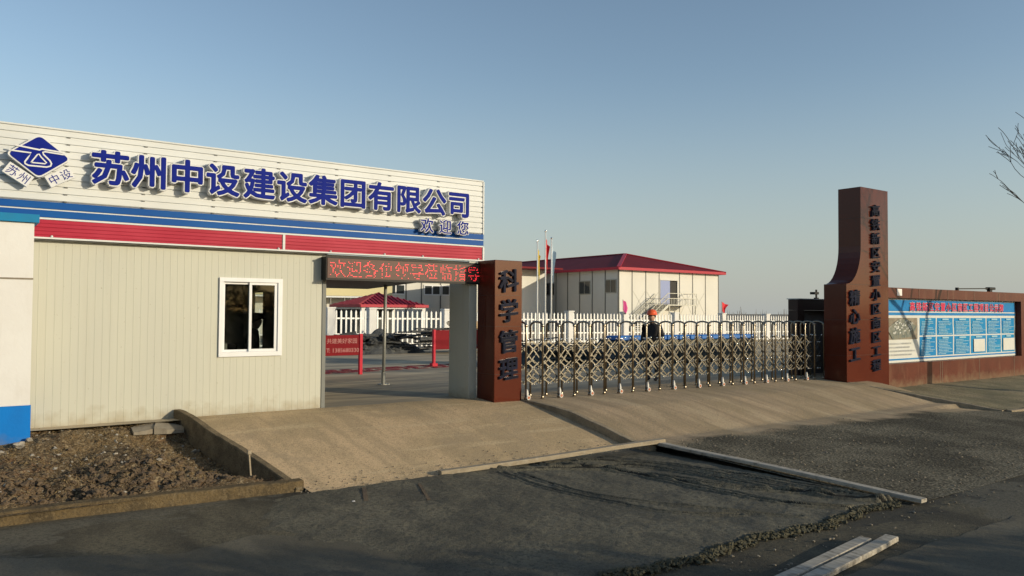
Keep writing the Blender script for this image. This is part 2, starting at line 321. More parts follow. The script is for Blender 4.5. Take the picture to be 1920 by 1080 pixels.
# ------------------------------------------------------------------ terrain
def zl(y):
    t = cl((y-9.4)/3.6); return -.55+.55*(1-(1-t)**1.5)
def zr(x, y):
    if y >= 9.0: z = zl(y)+.13*cl((12.6-y)/1.6)
    else: z = -.55+.13*cl((y-4.8)/4.2)
    k = sm((21.5-x)/4.5)
    return z if y >= 9 else max(-.546, -.55+(z+.55)*k)
g = MB()
xs = [-3000, -60, -20, 0, 20, 40, 80, 300, 3000]
prof = [(-3000, -.75), (-10, -.75), (12.2, -.75), (13.0, -.75), (13.3, -.06), (40, -.06), (300, -.2), (3000, -2)]
g.add([(x, y, z) for y, z in prof for x in xs], [(j*9+i, j*9+i+1, (j+1)*9+i+1, (j+1)*9+i) for j in range(len(prof)-1) for i in range(8)])
struct('ground', g, M['earth'])
lin = lambda a, b, n: [a+(b-a)*i/n for i in range(n+1)]
rd = MB().grid(lin(-30, -2, 14)+lin(-1.5, 14, 62)+lin(15, 90, 30), lin(-14, 1, 10)+lin(1.25, 9.75, 34),
               lambda x, y: -.55+.012*fr(x*.4, y*.4)+(.02*sm((4.6-y)/.5) if x > 5 else 0))
struct('road', rd, M['asphalt'], True)
rz = lambda x, y: -.55+.012*fr(x*.4, y*.4)+(.02*sm((4.6-y)/.5) if x > 5 else 0)
def road_patch(xs, yb, yt, m):
    k = MB(); n = 24; V = []
    for j in range(n+1):
        for x in xs: y = yb+(yt(x)-yb)*j/n; V.append((x, y, rz(x, y)+.006))
    q = len(xs); k.add(V, [(j*q+i, j*q+i+1, (j+1)*q+i+1, (j+1)*q+i) for j in range(n) for i in range(q-1)]); struct('road_patch', k, m, True)
def poly_y(P):
    def f(x):
        for (a, ya), (b_, yb) in zip(P[:-1], P[1:]):
            if a <= x <= b_: return ya+(yb-ya)*(x-a)/(b_-a)+.05*fr(x*3, 1.7)+.02*fr(x*11, 4.2)
        return P[-1][1]
    return f
road_patch(lin(-2, 4.9, 120), 2.0, poly_y([(-2, 8.9), (.5, 8.5), (1.9, 7.75), (2.65, 7.95), (3.28, 7.35), (4.45, 6.5), (4.9, 5.2)]), M['asphalt_pale'])
road_patch(lin(5.3, 30, 200), -6, poly_y([(5.3, 3.75), (7, 3.86), (10, 3.82), (30, 3.3)]), M['asphalt_pale'])
yd = MB().grid(lin(-20, 80, 50), lin(12.9, 60, 40), lambda x, y: 0.004*fr(x*.5, y*.5))
struct('yard', yd, M['concrete_yard'], True)

# left driveway ramp between the two kerbs
def kx1(y): return 3.07+(13.2-y)*.17
rp = MB(); ys = lin(9.25, 13.15, 44)
rp.add([(kx1(y)+.06+(9.36-kx1(y)-.06)*i/60, y, (zl(y) if y > 9.4 else -.55-.05*(9.4-y)) + .004*fr(i*.12, y*1.3)+.006) for y in ys for i in range(61)],
       [(j*61+i, j*61+i+1, (j+1)*61+i+1, (j+1)*61+i) for j in range(44) for i in range(60)])
struct('driveway_ramp', rp, M['concrete'], True)
# concrete/asphalt apron of the right ramp: colour boundary wanders round y = 8.9
def apron_mat():
    m = mat('ramp_concrete_to_asphalt', (.45, .335, .215), [((.7, .5, .4), 6, .40, .60, (.33, .255, .155), .9), ((4, .22, .6), 6, .47, .62, (.27, .21, .135), .6), ((13, .4, 1), 5, .50, .66, (.30, .235, .15), .45), ((1.5, .3, 1), 6, .52, .62, (.50, .39, .25), .6), (30, 5, .52, .66, (.20, .165, .115), .55)], .9, spec=.1, bump=[(60, .6, .014), (11, .3, .03)])
    t = m.node_tree; b = t.nodes['Principled BSDF']; src = b.inputs['Base Color'].links[0].from_socket
    tc = t.nodes.new('ShaderNodeTexCoord')
    def n(sc, d):
        q = t.nodes.new('ShaderNodeTexNoise'); q.inputs['Scale'].default_value = sc; q.inputs['Detail'].default_value = d
        t.links.new(tc.outputs['Object'], q.inputs[0]); return q.outputs[0]
    ge = t.nodes.new('ShaderNodeNewGeometry'); sp = t.nodes.new('ShaderNodeSeparateXYZ'); t.links.new(ge.outputs['Position'], sp.inputs[0])
    ad = t.nodes.new('ShaderNodeMath'); ad.operation = 'MULTIPLY_ADD'; ad.inputs[1].default_value = 1.5
    t.links.new(n(1.1, 7), ad.inputs[0]); t.links.new(sp.outputs['Y'], ad.inputs[2])
    mx0 = t.nodes.new('ShaderNodeMath'); mx0.operation = 'MULTIPLY_ADD'; mx0.inputs[1].default_value = .045
    t.links.new(sp.outputs['X'], mx0.inputs[0]); t.links.new(ad.outputs[0], mx0.inputs[2])
    mr = t.nodes.new('ShaderNodeMapRange'); mr.inputs[1].default_value = 9.98; mr.inputs[2].default_value = 10.35
    t.links.new(mx0.outputs[0], mr.inputs[0])
    rp_ = t.nodes.new('ShaderNodeValToRGB'); el = rp_.color_ramp.elements
    el[0].position = .36; el[0].color = (.040, .036, .026, 1); el[1].position = .66; el[1].color = (.27, .235, .165, 1)
    e = el.new(.52); e.color = (.130, .114, .080, 1)
    t.links.new(n(34, 6), rp_.inputs[0])
    pr_ = t.nodes.new('ShaderNodeMapRange'); pr_.inputs[1].default_value = .42; pr_.inputs[2].default_value = .60; pr_.inputs[3].default_value = .62; pr_.inputs[4].default_value = 1.25
    t.links.new(n(.55, 6), pr_.inputs[0]); vm = t.nodes.new('ShaderNodeVectorMath'); vm.operation = 'SCALE'; t.links.new(rp_.outputs[0], vm.inputs[0]); t.links.new(pr_.outputs[0], vm.inputs['Scale'])
    mx = t.nodes.new('ShaderNodeMix'); mx.data_type = 'RGBA'
    t.links.new(mr.outputs[0], mx.inputs[0]); t.links.new(vm.outputs[0], mx.inputs[6]); t.links.new(src, mx.inputs[7])
    t.links.new(mx.outputs[2], b.inputs['Base Color']); return m
M['apron'] = apron_mat()
def rxr(y): return 18.95+(11.4-y)*.28 if y < 11.4 else 18.95+(y-11.4)*1.2
r2 = MB(); ys = lin(4.8, 13.2, 84); n = 90
def r2z(x, y): return zr(x, y)+.004*fr(x*.8, y*.8)+.004
def r2x(y, i): 
    xr = max(rxr(y)+.05, 19.9) if y > 8.11 else 22+(8.11-y)*1.5
    return 9.34+(xr-9.34)*i/n
r2.add([(r2x(y, i), y, r2z(r2x(y, i), y)) for y in ys for i in range(n+1)],
       [(j*(n+1)+i, j*(n+1)+i+1, (j+1)*(n+1)+i+1, (j+1)*(n+1)+i) for j in range(84) for i in range(n)])
struct('driveway_ramp', r2, M['apron'], True)
# kerb walls
def kerb_strip(name, pts, wd, m, depth=.5):
    # pts (x,y,ztop) ; width vector
    k = MB(); V = []
    for (x, y, z) in pts:
        a = .006*fr(x*5, y*5)
        V += [(x-wd[0]+a, y-wd[1], z-depth), (x-wd[0]+a, y-wd[1], z-.012), (x-wd[0]*.85+a, y-wd[1]*.85, z+a), (x+wd[0]*.85, y+wd[1]*.85, z+a), (x+wd[0], y+wd[1], z-.012), (x+wd[0], y+wd[1], z-depth)]
    nn = len(pts)
    k.add(V, [(j*6+i, j*6+i+1, (j+1)*6+i+1, (j+1)*6+i) for j in range(nn-1) for i in range(5)]+[(0, 5, 4, 3, 2, 1), tuple((nn-1)*6+i for i in range(6))])
    return struct(name, k, m)
kerb_strip('kerb', [(kx1(y), y, zl(y)+.018+.12*sm((y-11.6)/1.6)) for y in lin(13.17, 9.55, 30)], (.05, 0), M['kerb_dark'])
kerb_strip('kerb', [(9.33, y, zr(9.4, y)+.012) for y in lin(12.45, 8.95, 24)], (.06, 0), M['kerb'], .35)
kerb_strip('kerb', [(18.98+.92*t, 11.36-3.25*t, -.05-.44*t) for t in lin(0, 1, 24)], (.07, 0), M['kerb'])
kerb_strip('kerb', [(19.95+.5*i, 8.02-.03*i, -.49) for i in range(40)], (0, .07), M['kerb'], .3)
kerb_strip('kerb', [(-6+.25*i, 9.97-.022*i*.25+.02*fr(i*.4, 0)-.10*sm((i-26)/14), -.40-.02*sm((i-30)/10)) for i in range(40)], (0, .085), M['kerb_brown'], .35)
# pavement by the notice wall
def pvz(x, y):
    t = cl((11.4-y)/3.3); xk = 18.98+.92*t; zk = -.05-.44*t; z2 = -.31-.19*t
    return zk+(z2-zk)*sm((x-xk)/1.8)
pv = MB(); ys = lin(8.08, 11.45, 26)
pv.add([((19.02+.92*cl((11.4-y)/3.3))+((42-19.5)*(i/60)**1.5), y, pvz((19.02+.92*cl((11.4-y)/3.3))+((42-19.5)*(i/60)**1.5), y)+.025*fr(i*.5, y*1.5)) for y in ys for i in range(61)],
       [(j*61+i, j*61+i+1, (j+1)*61+i+1, (j+1)*61+i) for j in range(26) for i in range(60)])
struct('pavement', pv, M['pavement'], True)

# soil bed left
def soilz(x, y):
    base = -.43+(.43-.04)*sm((y-9.95)/3.2)*1.0
    base -= .24*sm((x-(kx1(y)-1.15))/.5)*sm((13.0-y)/.5)*sm((y-10.15)/.3)
    mound = .20*math.exp(-(((x-2.35)/.62)**2+((y-10.55)/.50)**2))+.10*math.exp(-(((x-1.5)/.9)**2+((y-10.6)/.35)**2))
    amp = .045+.10*sm((11.7-y)/1.2)
    z = base+mound+.07*fr(x*1.0, y*1.7, 7, 2)*sm((12.9-y)/.8)+amp*fr(x*2.2, y*2.2, 1, 5)*.8+.03*fr(x*9, y*9, 3, 3)
    k = sm((y-9.93+.088*(x+6)*.25)/.25)
    return z*k+(-.43)*(1-k)
sx_ = lin(-5, 4, 220); sy_ = lin(9.66, 13.3, 120)
so_ = MB().grid(sx_, sy_, lambda x, y: soilz(x, y) if x < kx1(y)-.02 else min(soilz(x, y), zl(y)-.12))
struct('soil', so_, M['soil'])
cm = MB()
for i in range(2600):
    x = random.uniform(-2.5, 3.6); y = 9.93+abs(random.gauss(0, .75)); 
    if x > kx1(y)-.12 or y > 12.6: continue
    r = random.choice((.008, .010, .014, .018, .024, .036)) * (1.2 if y < 11 else .8)
    cm.blob((x, y, soilz(x, y)+r*.15), r, i, 1, .7, .6)
tag(cm.build('soil_clods', M['clod']), 'loose brown clods of earth scattered over the soil bed', 'soil', kind='stuff')
gm = MB(); gr = random.Random(5)
for i in range(260):
    x = gr.uniform(-2.3, 3.3); y = gr.uniform(10.1, 12.9)
    if x > kx1(y)-.15 or fr(x*.9, y*.9, 4) < .05: continue
    for j in range(gr.randint(4, 9)):
        a = gr.uniform(0, 6.28); l = gr.uniform(.04, .11); bx, by_ = x+gr.gauss(0, .03), y+gr.gauss(0, .03); z = soilz(bx, by_)-.005
        q = Vector((bx+math.cos(a)*l*.8, by_+math.sin(a)*l*.8, z+l*gr.uniform(.2, .9))); w_ = .0035
        gm.add([(bx-w_, by_, z), (bx+w_, by_, z), (q.x, q.y, q.z), (bx, by_+w_, z)], [(0, 1, 2), (1, 3, 2), (3, 0, 2)])
tag(gm.build('dry_grass', M['litter']), 'sparse tufts of dry yellow grass on the soil bed', 'grass', kind='stuff')
ps = MB()
for i in range(420):
    x = gr.uniform(-2.3, 3.4); y = gr.uniform(10.0, 13.0)
    if x > kx1(y)-.1: continue
    r = gr.choice((.008, .011, .014, .02, .028)); ps.blob((x, y, soilz(x, y)+r*.2), r, i, 0, .7, .8)
tag(ps.build('pebbles', M['rubble']), 'pale pebbles and rubble bits strewn over the soil bed', 'pebbles', kind='stuff')
lm = MB()
for i in range(7500):
    x = random.uniform(-2.5, 3.5); y = random.uniform(10.2, 13.1)
    if x > kx1(y)-.1 or fr(x*1.3, y*1.3, 9) < -.08: continue
    z = soilz(x, y)+.012; a = random.uniform(0, 6.28); l = random.uniform(.008, .032); ww = l*random.uniform(.2, .6)
    dx, dy = math.cos(a)*l, math.sin(a)*l; ex, ey = -math.sin(a)*ww, math.cos(a)*ww; t1 = random.uniform(-.02, .03)
    lm.add([(x-dx, y-dy, z), (x+ex, y+ey, z+.01), (x+dx, y+dy, z+t1), (x-ex, y-ey, z+.004)], [(0, 3, 2, 1)])
tag(lm.build('leaf_litter', M['litter']), 'dry brown leaf litter and straw lying on the soil bed', 'leaf litter', kind='stuff')

# freshly laid concrete patch with rake furrows
FUR0 = [([(6.4, 9.25), (6.52, 9.08), (7.6, 8.3), (8.1, 6.88), (8.66, 5.82), (9.09, 4.98)], .040),
       ([(7.1, 9.2), (7.2, 8.84), (8.22, 8.15), (8.56, 6.57), (8.80, 5.46), (9.15, 4.95)], .040),
       ([(6.37, 8.96), (6.27, 7.84), (6.52, 6.53), (6.73, 6.03), (7.2, 5.6)], .022),
       ([(6.53, 8.85), (6.47, 7.53), (6.74, 6.68), (7.17, 5.93), (7.66, 5.17)], .022),
       ([(7.36, 8.92), (7.75, 7.89), (7.85, 6.58), (8.08, 5.6), (8.56, 4.95)], .036),
       ([(7.8, 9.0), (8.5, 8.2), (8.9, 6.6), (9.1, 5.6), (9.2, 5.0)], .034),
       ([(8.3, 9.0), (8.75, 8.0), (9.1, 6.6), (9.22, 5.6)], .028)]
def smooth_path(P, n=10):
    P = [Vector((a, b, 0)) for a, b in P]; Q = []
    for k in range(len(P)-1):
        p0, p1, p2, p3 = P[max(k-1, 0)], P[k], P[k+1], P[min(k+2, len(P)-1)]
        for q in range(n):
            t = q/n; Q.append(.5*((2*p1)+(p2-p0)*t+(2*p0-5*p1+4*p2-p3)*t*t+(3*p1-3*p2+p3-p0)*t**3))
    Q.append(P[-1]); return [(v.x, v.y) for v in Q]
FUR = []
for P_, h_ in FUR0:
    FUR.append((smooth_path(P_), h_))
    if h_ > .03: FUR.append((smooth_path([(a+.13+.03*math.sin(b*2), b) for a, b in P_]), h_*.7))
nx, ny = 540, 270
X = np.linspace(2.2, 9.33, nx); Y = np.linspace(4.8, 9.3, ny); XX, YY = np.meshgrid(X, Y); ZZ = np.zeros_like(XX); WET = np.zeros_like(XX)
for pts, h in FUR:
    d = np.full_like(XX, 9.)
    for (x0, y0), (x1, y1) in zip(pts[:-1], pts[1:]):
        L2 = (x1-x0)**2+(y1-y0)**2; t = np.clip(((XX-x0)*(x1-x0)+(YY-y0)*(y1-y0))/L2, 0, 1)
        d = np.minimum(d, np.hypot(XX-x0-t*(x1-x0), YY-y0-t*(y1-y0)))
    d = np.maximum(0, d + .004*np.sin(XX*23+YY*19)*np.cos(YY*27))
    WET = np.maximum(WET, np.exp(-(d/.030)**2)*(h/.036))
    brk = .55+.45*np.sin(XX*3.3+YY*2.1+h*90)*np.cos(YY*4.7+XX*1.3)
    ZZ += (-h*.85*np.exp(-(d/.020)**2)+h*.75*np.exp(-((d-.046)/.020)**2))*(.6+.4*np.clip(brk+.3, 0, 1))
edge = lambda x: 4.92+.05*math.sin(x*3.1)+.03*math.sin(x*9.7)
wv = MB(); V = []
for j in range(ny):
    for i in range(nx):
        x, y = X[i], Y[j]; e = sm((x-2.3-.5*fr(y*.7, 2.2))/1.6); k = sm((y-edge(x))/.12)
        V.append((x, y, -.547-.035*(1-e)-.06*(1-k)+.030*e*k+ZZ[j, i]*k+.010*fr(x*3, y*3)+.004*fr(x*14, y*14)))
wv.add(V, [(j*nx+i, j*nx+i+1, (j+1)*nx+i+1, (j+1)*nx+i) for j in range(ny-1) for i in range(nx-1)])
wo = struct('wet_concrete', wv, [M['wet'], M['wet_dark']], True)
wm_ = (WET[:-1, :-1]+WET[1:, 1:])/2+.22*np.sin(XX[:-1, :-1]*13+YY[:-1, :-1]*5)*np.cos(YY[:-1, :-1]*9) > .52
wo.data.polygons.foreach_set('material_index', wm_.astype(np.int32).ravel())
rg = MB()
for i in range(1500):
    x = random.uniform(4.6, 9.25); y = edge(x)+random.gauss(-.01, .04); r = random.uniform(.008, .026)
    rg.blob((x, y, -.535+max(0, .035-abs(y-edge(x))*.5)*random.uniform(.2, 1)), r, i, 0, .8, .9)
tag(rg.build('wet_concrete_crumbs', M['wet_crumb']), 'ragged dark ridge of crumbs along the edge of the fresh concrete', 'concrete crumbs', kind='stuff')
gv = MB()
for i in range(1500):
    x = random.uniform(5.5, 15); y = random.uniform(3.7, 9.0)
    if x < 9.45 and y > 4.8: continue
    z = (zr(x, y) if (x > 9.4 and y > 4.8) else -.55)+.006
    r = random.choice((.006, .008, .011, .016)); gv.blob((x, y, z+r*.3), r, i, 0, .7, .5)
for i in range(900):
    x = random.uniform(3.6, 9.2); y = random.gauss(9.35, .3)
    gv.blob((x, y, (zl(y) if y > 9.4 else -.548)+.016), random.choice((.005, .007, .011)), i, 0, .7, .5)
tag(gv.build('gravel', M['slab']), 'small pale stones and grit scattered over the road and ramp edge', 'gravel', kind='stuff')

# ------------------------------------------------------------------ gatehouse
gh = thing('gatehouse', (5, 13.2, 0), 'cream site gatehouse with white, blue and red fascia and a sliding window', 'gatehouse')
YF = 13.2
def ribbed(mb, x0, x1, z0, z1, pitch=.105, y=YF):
    xs = []; k = math.ceil(x0/pitch)
    while k*pitch < x1-.012:
        if k*pitch > x0+.004: xs.append(k*pitch)
        k += 1
    pr = [(x0, y)]
    for x in xs: pr += [(x, y), (x+.011, y-.0028), (x+.0125, y-.0028), (x+.0145, y)]
    pr.append((x1, y)); n = len(pr)
    mb.add([(a, b, z0) for a, b in pr]+[(a, b, z1) for a, b in pr], [(i, i+1, n+i+1, n+i) for i in range(n-1)])
    mb.box(x0, x1, y+.004, y+.07, z0, z1)
WX0, WX1, WZ0, WZ1 = 3.715, 4.72, .95, 2.215
wl = MB()
ribbed(wl, -2.0, WX0, -.12, 2.70); ribbed(wl, WX1, 5.46, -.12, 2.70); ribbed(wl, WX0, WX1, -.12, WZ0); ribbed(wl, WX0, WX1, WZ1, 2.70)
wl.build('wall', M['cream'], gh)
gh.children[-1]
jm = MB().box(5.463, 5.53, 13.185, 13.30, -.1, 2.72); jm.build('door_jamb', M['grey_panel'], gh)
# rooms behind
rm = MB()
rm.box(-2, 5.40, 17.4, 17.5, -.1, 2.7); rm.box(-2.05, -2, 13.28, 17.5, -.1, 2.7)
rm.box(5.40, 5.50, 13.31, 16.15, -.1, 2.7); rm.box(5.40, 5.50, 16.95, 17.5, -.1, 2.7); rm.box(5.40, 5.50, 16.151, 16.949, -.1, .88); rm.box(5.40, 5.50, 16.151, 16.949, 2.08, 2.7)
rm.build('inner_wall', M['grey_panel'], gh)
MB().box(-2, 5.6, 13.28, 17.6, 2.71, 2.80).build('roof', M['white_metal'], gh)
cn = MB(); cn.prism_z([(5.51, 13.3), (7.75, 13.3), (8.0, 13.9), (9.6, 20), (5.51, 20)], 2.31, 2.42); cn.build('canopy', M['tarp_dark'], gh)
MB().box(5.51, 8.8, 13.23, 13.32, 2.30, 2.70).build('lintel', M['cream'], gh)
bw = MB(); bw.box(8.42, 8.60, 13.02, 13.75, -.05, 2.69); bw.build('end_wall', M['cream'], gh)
# parapet: horizontal ribs
pp = MB(); pr = []
z = 4.30
while z > 3.29:
    pr += [(13.10, z), (13.10, z-.083), (13.122, z-.088), (13.122, z-.100)]; z -= .105
pr.append((13.10, 3.26)); n = len(pr); XA, XB = -2.0, 8.78
pp.add([(XA, y, zz) for y, zz in pr]+[(XB, y, zz) for y, zz in pr], [(i, i+1, n+i+1, n+i) for i in range(n-1)])
pp.box(XA, XB, 13.126, 13.2, 3.25, 4.30); pp.box(XA, XB+.005, 13.08, 13.205, 4.302, 4.325); pp.box(8.782, 8.81, 13.085, 13.21, 3.25, 4.30)
pp.build('parapet', M['white_metal'], gh)
sc = MB()
for x in np.arange(-.6, 8.7, 1.045):
    z = 4.30
    while z > 3.1: sc.box(x-.018-.03*(4.3-z), x+.022-.03*(4.3-z), 13.095, 13.124, z-.101, z-.086); z -= .105
sc.build('panel_clips', M['frame_dark'], gh)['kind'] = 'stuff'
bb = MB()
for z0, z1 in ((3.145, 3.245), (3.022, 3.122)):
    bb.prism_x([(13.092, z0), (13.092, z1), (13.2, z1), (13.2, z0)], XA, 8.80)
bb.build('blue_band', M['blue_band'], gh)
bt = MB().box(XA, 8.795, 13.108, 13.19, 3.124, 3.143).box(XA, 8.795, 13.108, 13.19, 3.0, 3.02); bt.build('band_trim', M['white_metal'], gh)
for x0, x1 in ((XA, 4.69), (4.735, 8.76)):
    rb_ = MB(); pr = [(13.075, 2.985)]
    for z in (2.93, 2.875, 2.82, 2.765): pr += [(13.075, z+.004), (13.082, z), (13.075, z-.004)]
    pr += [(13.075, 2.735)]; n = len(pr)
    rb_.add([(x0, y, zz) for y, zz in pr]+[(x1, y, zz) for y, zz in pr], [(i, i+1, n+i+1, n+i) for i in range(n-1)])
    rb_.box(x0, x1, 13.084, 13.2, 2.735, 2.985); rb_.build('red_fascia', M['red_band'], gh)
rt_ = MB().box(XA, 8.80, 13.062, 13.2, 2.987, 2.999).box(XA, 8.80, 13.055, 13.19, 2.708, 2.732).box(4.692, 4.733, 13.06, 13.18, 2.734, 2.986).box(8.762, 8.80, 13.06, 13.2, 2.734, 2.986)
for x in (1.3, 4.62, 5.55, 6.6, 7.4, 8.66): rt_.blob((x, 13.06, 2.745), .018, x, 1, 1, .1)
rt_.build('fascia_trim', M['white_metal'], gh)
MB().box(XA, 5.46, 13.10, 13.2, 2.690, 2.706).build('lip_shade_strip', M['frame_dark'], gh)  # dark strip painted in as the shaded gap under the red fascia
# sliding window
wn = MB(); F_ = .045
wn.box(WX0-.02, WX1+.02, 13.165, 13.26, WZ1-F_, WZ1+.02); wn.box(WX0-.02, WX1+.02, 13.165, 13.26, WZ0-.01, WZ0+F_+.02)
wn.box(WX0-.02, WX0+F_, 13.165, 13.26, WZ0+F_+.021, WZ1-F_-.001); wn.box(WX1-F_-.01, WX1+.02, 13.165, 13.26, WZ0+F_+.021, WZ1-F_-.001)
win = wn.build('window', M['pvc'], gh)
def sash(x0, x1, y, z0, z1, b):
    s = MB().box(x0, x1, y, y+.03, z1-b, z1).box(x0, x1, y, y+.03, z0, z0+b).box(x0, x0+b, y, y+.03, z0+b+.001, z1-b-.001).box(x1-b*1.25, x1, y, y+.03, z0+b+.001, z1-b-.001)
    s.build('sash', M['pvc'], win)
sash(WX0+F_+.002, 4.235, 13.225, WZ0+F_+.022, WZ1-F_-.002, .036)
sash(4.185, WX1-F_-.012, 13.188, WZ0+F_+.022, WZ1-F_-.002, .042)
mg = bpy.data.materials.new('tinted_pane'); mg.use_nodes = True; t = mg.node_tree; t.nodes.remove(t.nodes['Principled BSDF'])
tr = t.nodes.new('ShaderNodeBsdfTransparent'); tr.inputs[0].default_value = (.72, .76, .74, 1); gl = t.nodes.new('ShaderNodeBsdfGlossy'); gl.inputs['Roughness'].default_value = .03
fn = t.nodes.new('ShaderNodeFresnel'); fn.inputs[0].default_value = 1.35; ms = t.nodes.new('ShaderNodeMixShader')
t.links.new(fn.outputs[0], ms.inputs[0]); t.links.new(tr.outputs[0], ms.inputs[1]); t.links.new(gl.outputs[0], ms.inputs[2]); t.links.new(ms.outputs[0], t.nodes['Material Output'].inputs[0])
MB().box(3.79, 4.20, 13.238, 13.242, 1.04, 2.14).build('pane', mg, win)
MB().box(4.22, 4.615, 13.200, 13.204, 1.05, 2.13).build('pane', mg, win)

# ---- company name, emblem, welcome sign
cs = thing('company_name_sign', (5.1, 13.05, 3.5), 'row of large raised blue characters with white edges along the white parapet', 'sign')
for i, ch in enumerate('苏州中设建设集团有限公司'):
    cx = 2.02+(8.12-2.02)*i/11; 
    if i in (1, 2, 3): cx -= .01*i
    b = MB(); put_bold(b, ch, cx, 3.795-.002*i, .525, 12.995, .0335, .125, 1.02); o = b.build('character', M['letter_edge'], cs)
    b = MB(); put_bold(b, ch, cx, 3.795-.002*i, .525, 12.923, .0160, 0, 1.02); b.build('face', M['letter_blue'], o)
ws = thing('welcome_sign', (7.85, 13.03, 3.3), 'three small raised blue welcome characters near the right end of the parapet', 'sign')
for ch, cx in zip('欢迎您', (7.43, 7.83, 8.23)):
    b = MB(); put_bold(b, ch, cx, 3.325, .285, 13.00, .0155, .13); o = b.build('character', M['letter_edge'], ws)
    b = MB(); put_bold(b, ch, cx, 3.325, .285, 12.958, .004, 0); b.build('face', M['letter_blue'], o)
em = thing('company_emblem', (1.1, 13.03, 3.5), 'blue diamond emblem with white line motif and two tilted name plates', 'emblem')
EX, EZ = 1.11, 3.862
def rdia(hx, hz, r, k=5):
    P = []; c = [(hx, 0), (0, hz), (-hx, 0), (0, -hz)]
    for i in range(4):
        a = Vector(c[i-1]); b = Vector(c[i]); d = Vector(c[(i+1) % 4])
        p = b+(a-b).normalized()*r; q = b+(d-b).normalized()*r
        for j in range(k+1):
            t = j/k; P.append(tuple(p*(1-t)**2+b*2*t*(1-t)+q*t*t))
    return P
def eprism(mb, P, y0, y1): mb.prism_y([(EX+x, EZ+z) for x, z in P], y0, y1)
b = MB(); eprism(b, rdia(.405, .318, .07), 12.93, 13.05); pl = b.build('diamond_plate', M['letter_edge'], em)
b = MB(); eprism(b, rdia(.375, .292, .065), 12.922, 12.929); b.build('face', M['letter_blue'], pl)
mo = MB()
def stroke(pts, wd, y=12.915):
    for p, q in zip(pts[:-1], pts[1:]): mo.bar((EX+p[0], y, EZ+p[1]), (EX+q[0], y, EZ+q[1]), .008, wd, (q[1]-p[1], 0, -(q[0]-p[0])))
def stroke2(pts, wd, y=12.915):
    # flat ribbon in the xz plane
    pts = [Vector((p[0], p[1])) for p in pts]; L = []; Rr = []
    for i, p in enumerate(pts):
        d = (pts[min(i+1, len(pts)-1)]-pts[max(i-1, 0)]).normalized(); nn = Vector((-d.y, d.x))*wd/2
        L.append(p+nn); Rr.append(p-nn)
    m_ = len(pts); V = [(EX+p.x, y, EZ+p.y) for p in L]+[(EX+p.x, y, EZ+p.y) for p in Rr]+[(EX+p.x, y+.006, EZ+p.y) for p in L]+[(EX+p.x, y+.006, EZ+p.y) for p in Rr]
    mo.add(V, [(i, m_+i, m_+i+1, i+1) for i in range(m_-1)]+[(i, i+1, 2*m_+i+1, 2*m_+i) for i in range(m_-1)]+[(m_+i+1, m_+i, 3*m_+i, 3*m_+i+1) for i in range(m_-1)])
stroke2([(-.31, .125), (-.05, .095), (0, .09), (.03, .105), (.30, .085)], .022)
stroke2([(-.365, .045), (-.10, .035), (-.14, -.04), (-.175, -.10), (-.17, -.125), (-.13, -.145), (.09, -.145), (.14, -.125), (.15, -.09), (.13, -.05), (.05, .03), (.04, .06), (.07, .072), (.30, .058)], .020)
stroke2([(-.10, -.10), (.07, -.10), (.09, -.085), (.02, -.01), (-.005, .03), (-.025, .02), (-.10, -.10)], .017)
mo.build('motif', M['letter_edge'], pl)
for cx, cz, a, tx in ((.865, 3.585, R(-33), '苏州'), (1.375, 3.60, R(31), '中设')):
    b = MB(); ca, sa = math.cos(a), math.sin(a)
    P = [(cx+x*ca-z*sa, cz+x*sa+z*ca) for x, z in ((-.175, -.085), (.175, -.085), (.175, .085), (-.175, .085))]
    b.prism_y(P, 12.955, 13.04); o = b.build('name_plate', M['letter_edge'], em)
    b = MB()
    for k, ch in enumerate(tx): put_glyph(b, ch, cx+(k-.5)*.165*ca, cz+(k-.5)*.165*sa, .15, 12.951, 0, 0, 1, 0, 2, (.5, .375), a)
    b.build('lettering', M['letter_blue'], o)

# ---- LED display
led = thing('led_display', (7.1, 13.05, 2.24), 'long LED message box with red dotted characters over the gate opening', 'led display')
h = MB().box(5.435, 8.80, 12.975, 13.19, 2.245, 2.648); h.build('housing', M['black'], led)
MB().box(5.455, 8.78, 12.962, 12.974, 2.275, 2.622).build('screen', M['led_face'], led)
fr_ = MB().box(5.425, 8.81, 12.955, 12.974, 2.624, 2.655).box(5.425, 8.81, 12.955, 12.974, 2.238, 2.273); fr_.build('frame', M['black'], led)
def inside(px, pz, V, T):
    for a, b, c in T:
        (x0, y0, _), (x1, y1, _), (x2, y2, _) = V[a], V[b], V[c]
        d0 = (x1-x0)*(pz-y0)-(y1-y0)*(px-x0); d1 = (x2-x1)*(pz-y1)-(y2-y1)*(px-x1); d2 = (x0-x2)*(pz-y2)-(y0-y2)*(px-x2)
        if (d0 >= 0 and d1 >= 0 and d2 >= 0) or (d0 <= 0 and d1 <= 0 and d2 <= 0): return True
    return False
dots = MB()
for k, ch in enumerate('欢迎各位领导莅临指导工'):
    V, _, T = glyph(ch, .0, 0); N = 13
    for a in range(N):
        for b in range(N):
            if inside(.04+.93*(a+.5)/N, -.08+.93*(b+.5)/N, V, T) and random.random() > .25:
                x = 5.50+k*.315+.29*(a+.5)/N; z = 2.298+.30*(b+.5)/N; s_ = .0060
                dots.add([(x-s_, 12.958, z-s_), (x+s_, 12.958, z-s_), (x+s_, 12.958, z+s_), (x-s_, 12.958, z+s_)], [(0, 1, 2, 3)])
dots.build('dot_lettering', M['led_dot'], led)['kind'] = 'stuff'

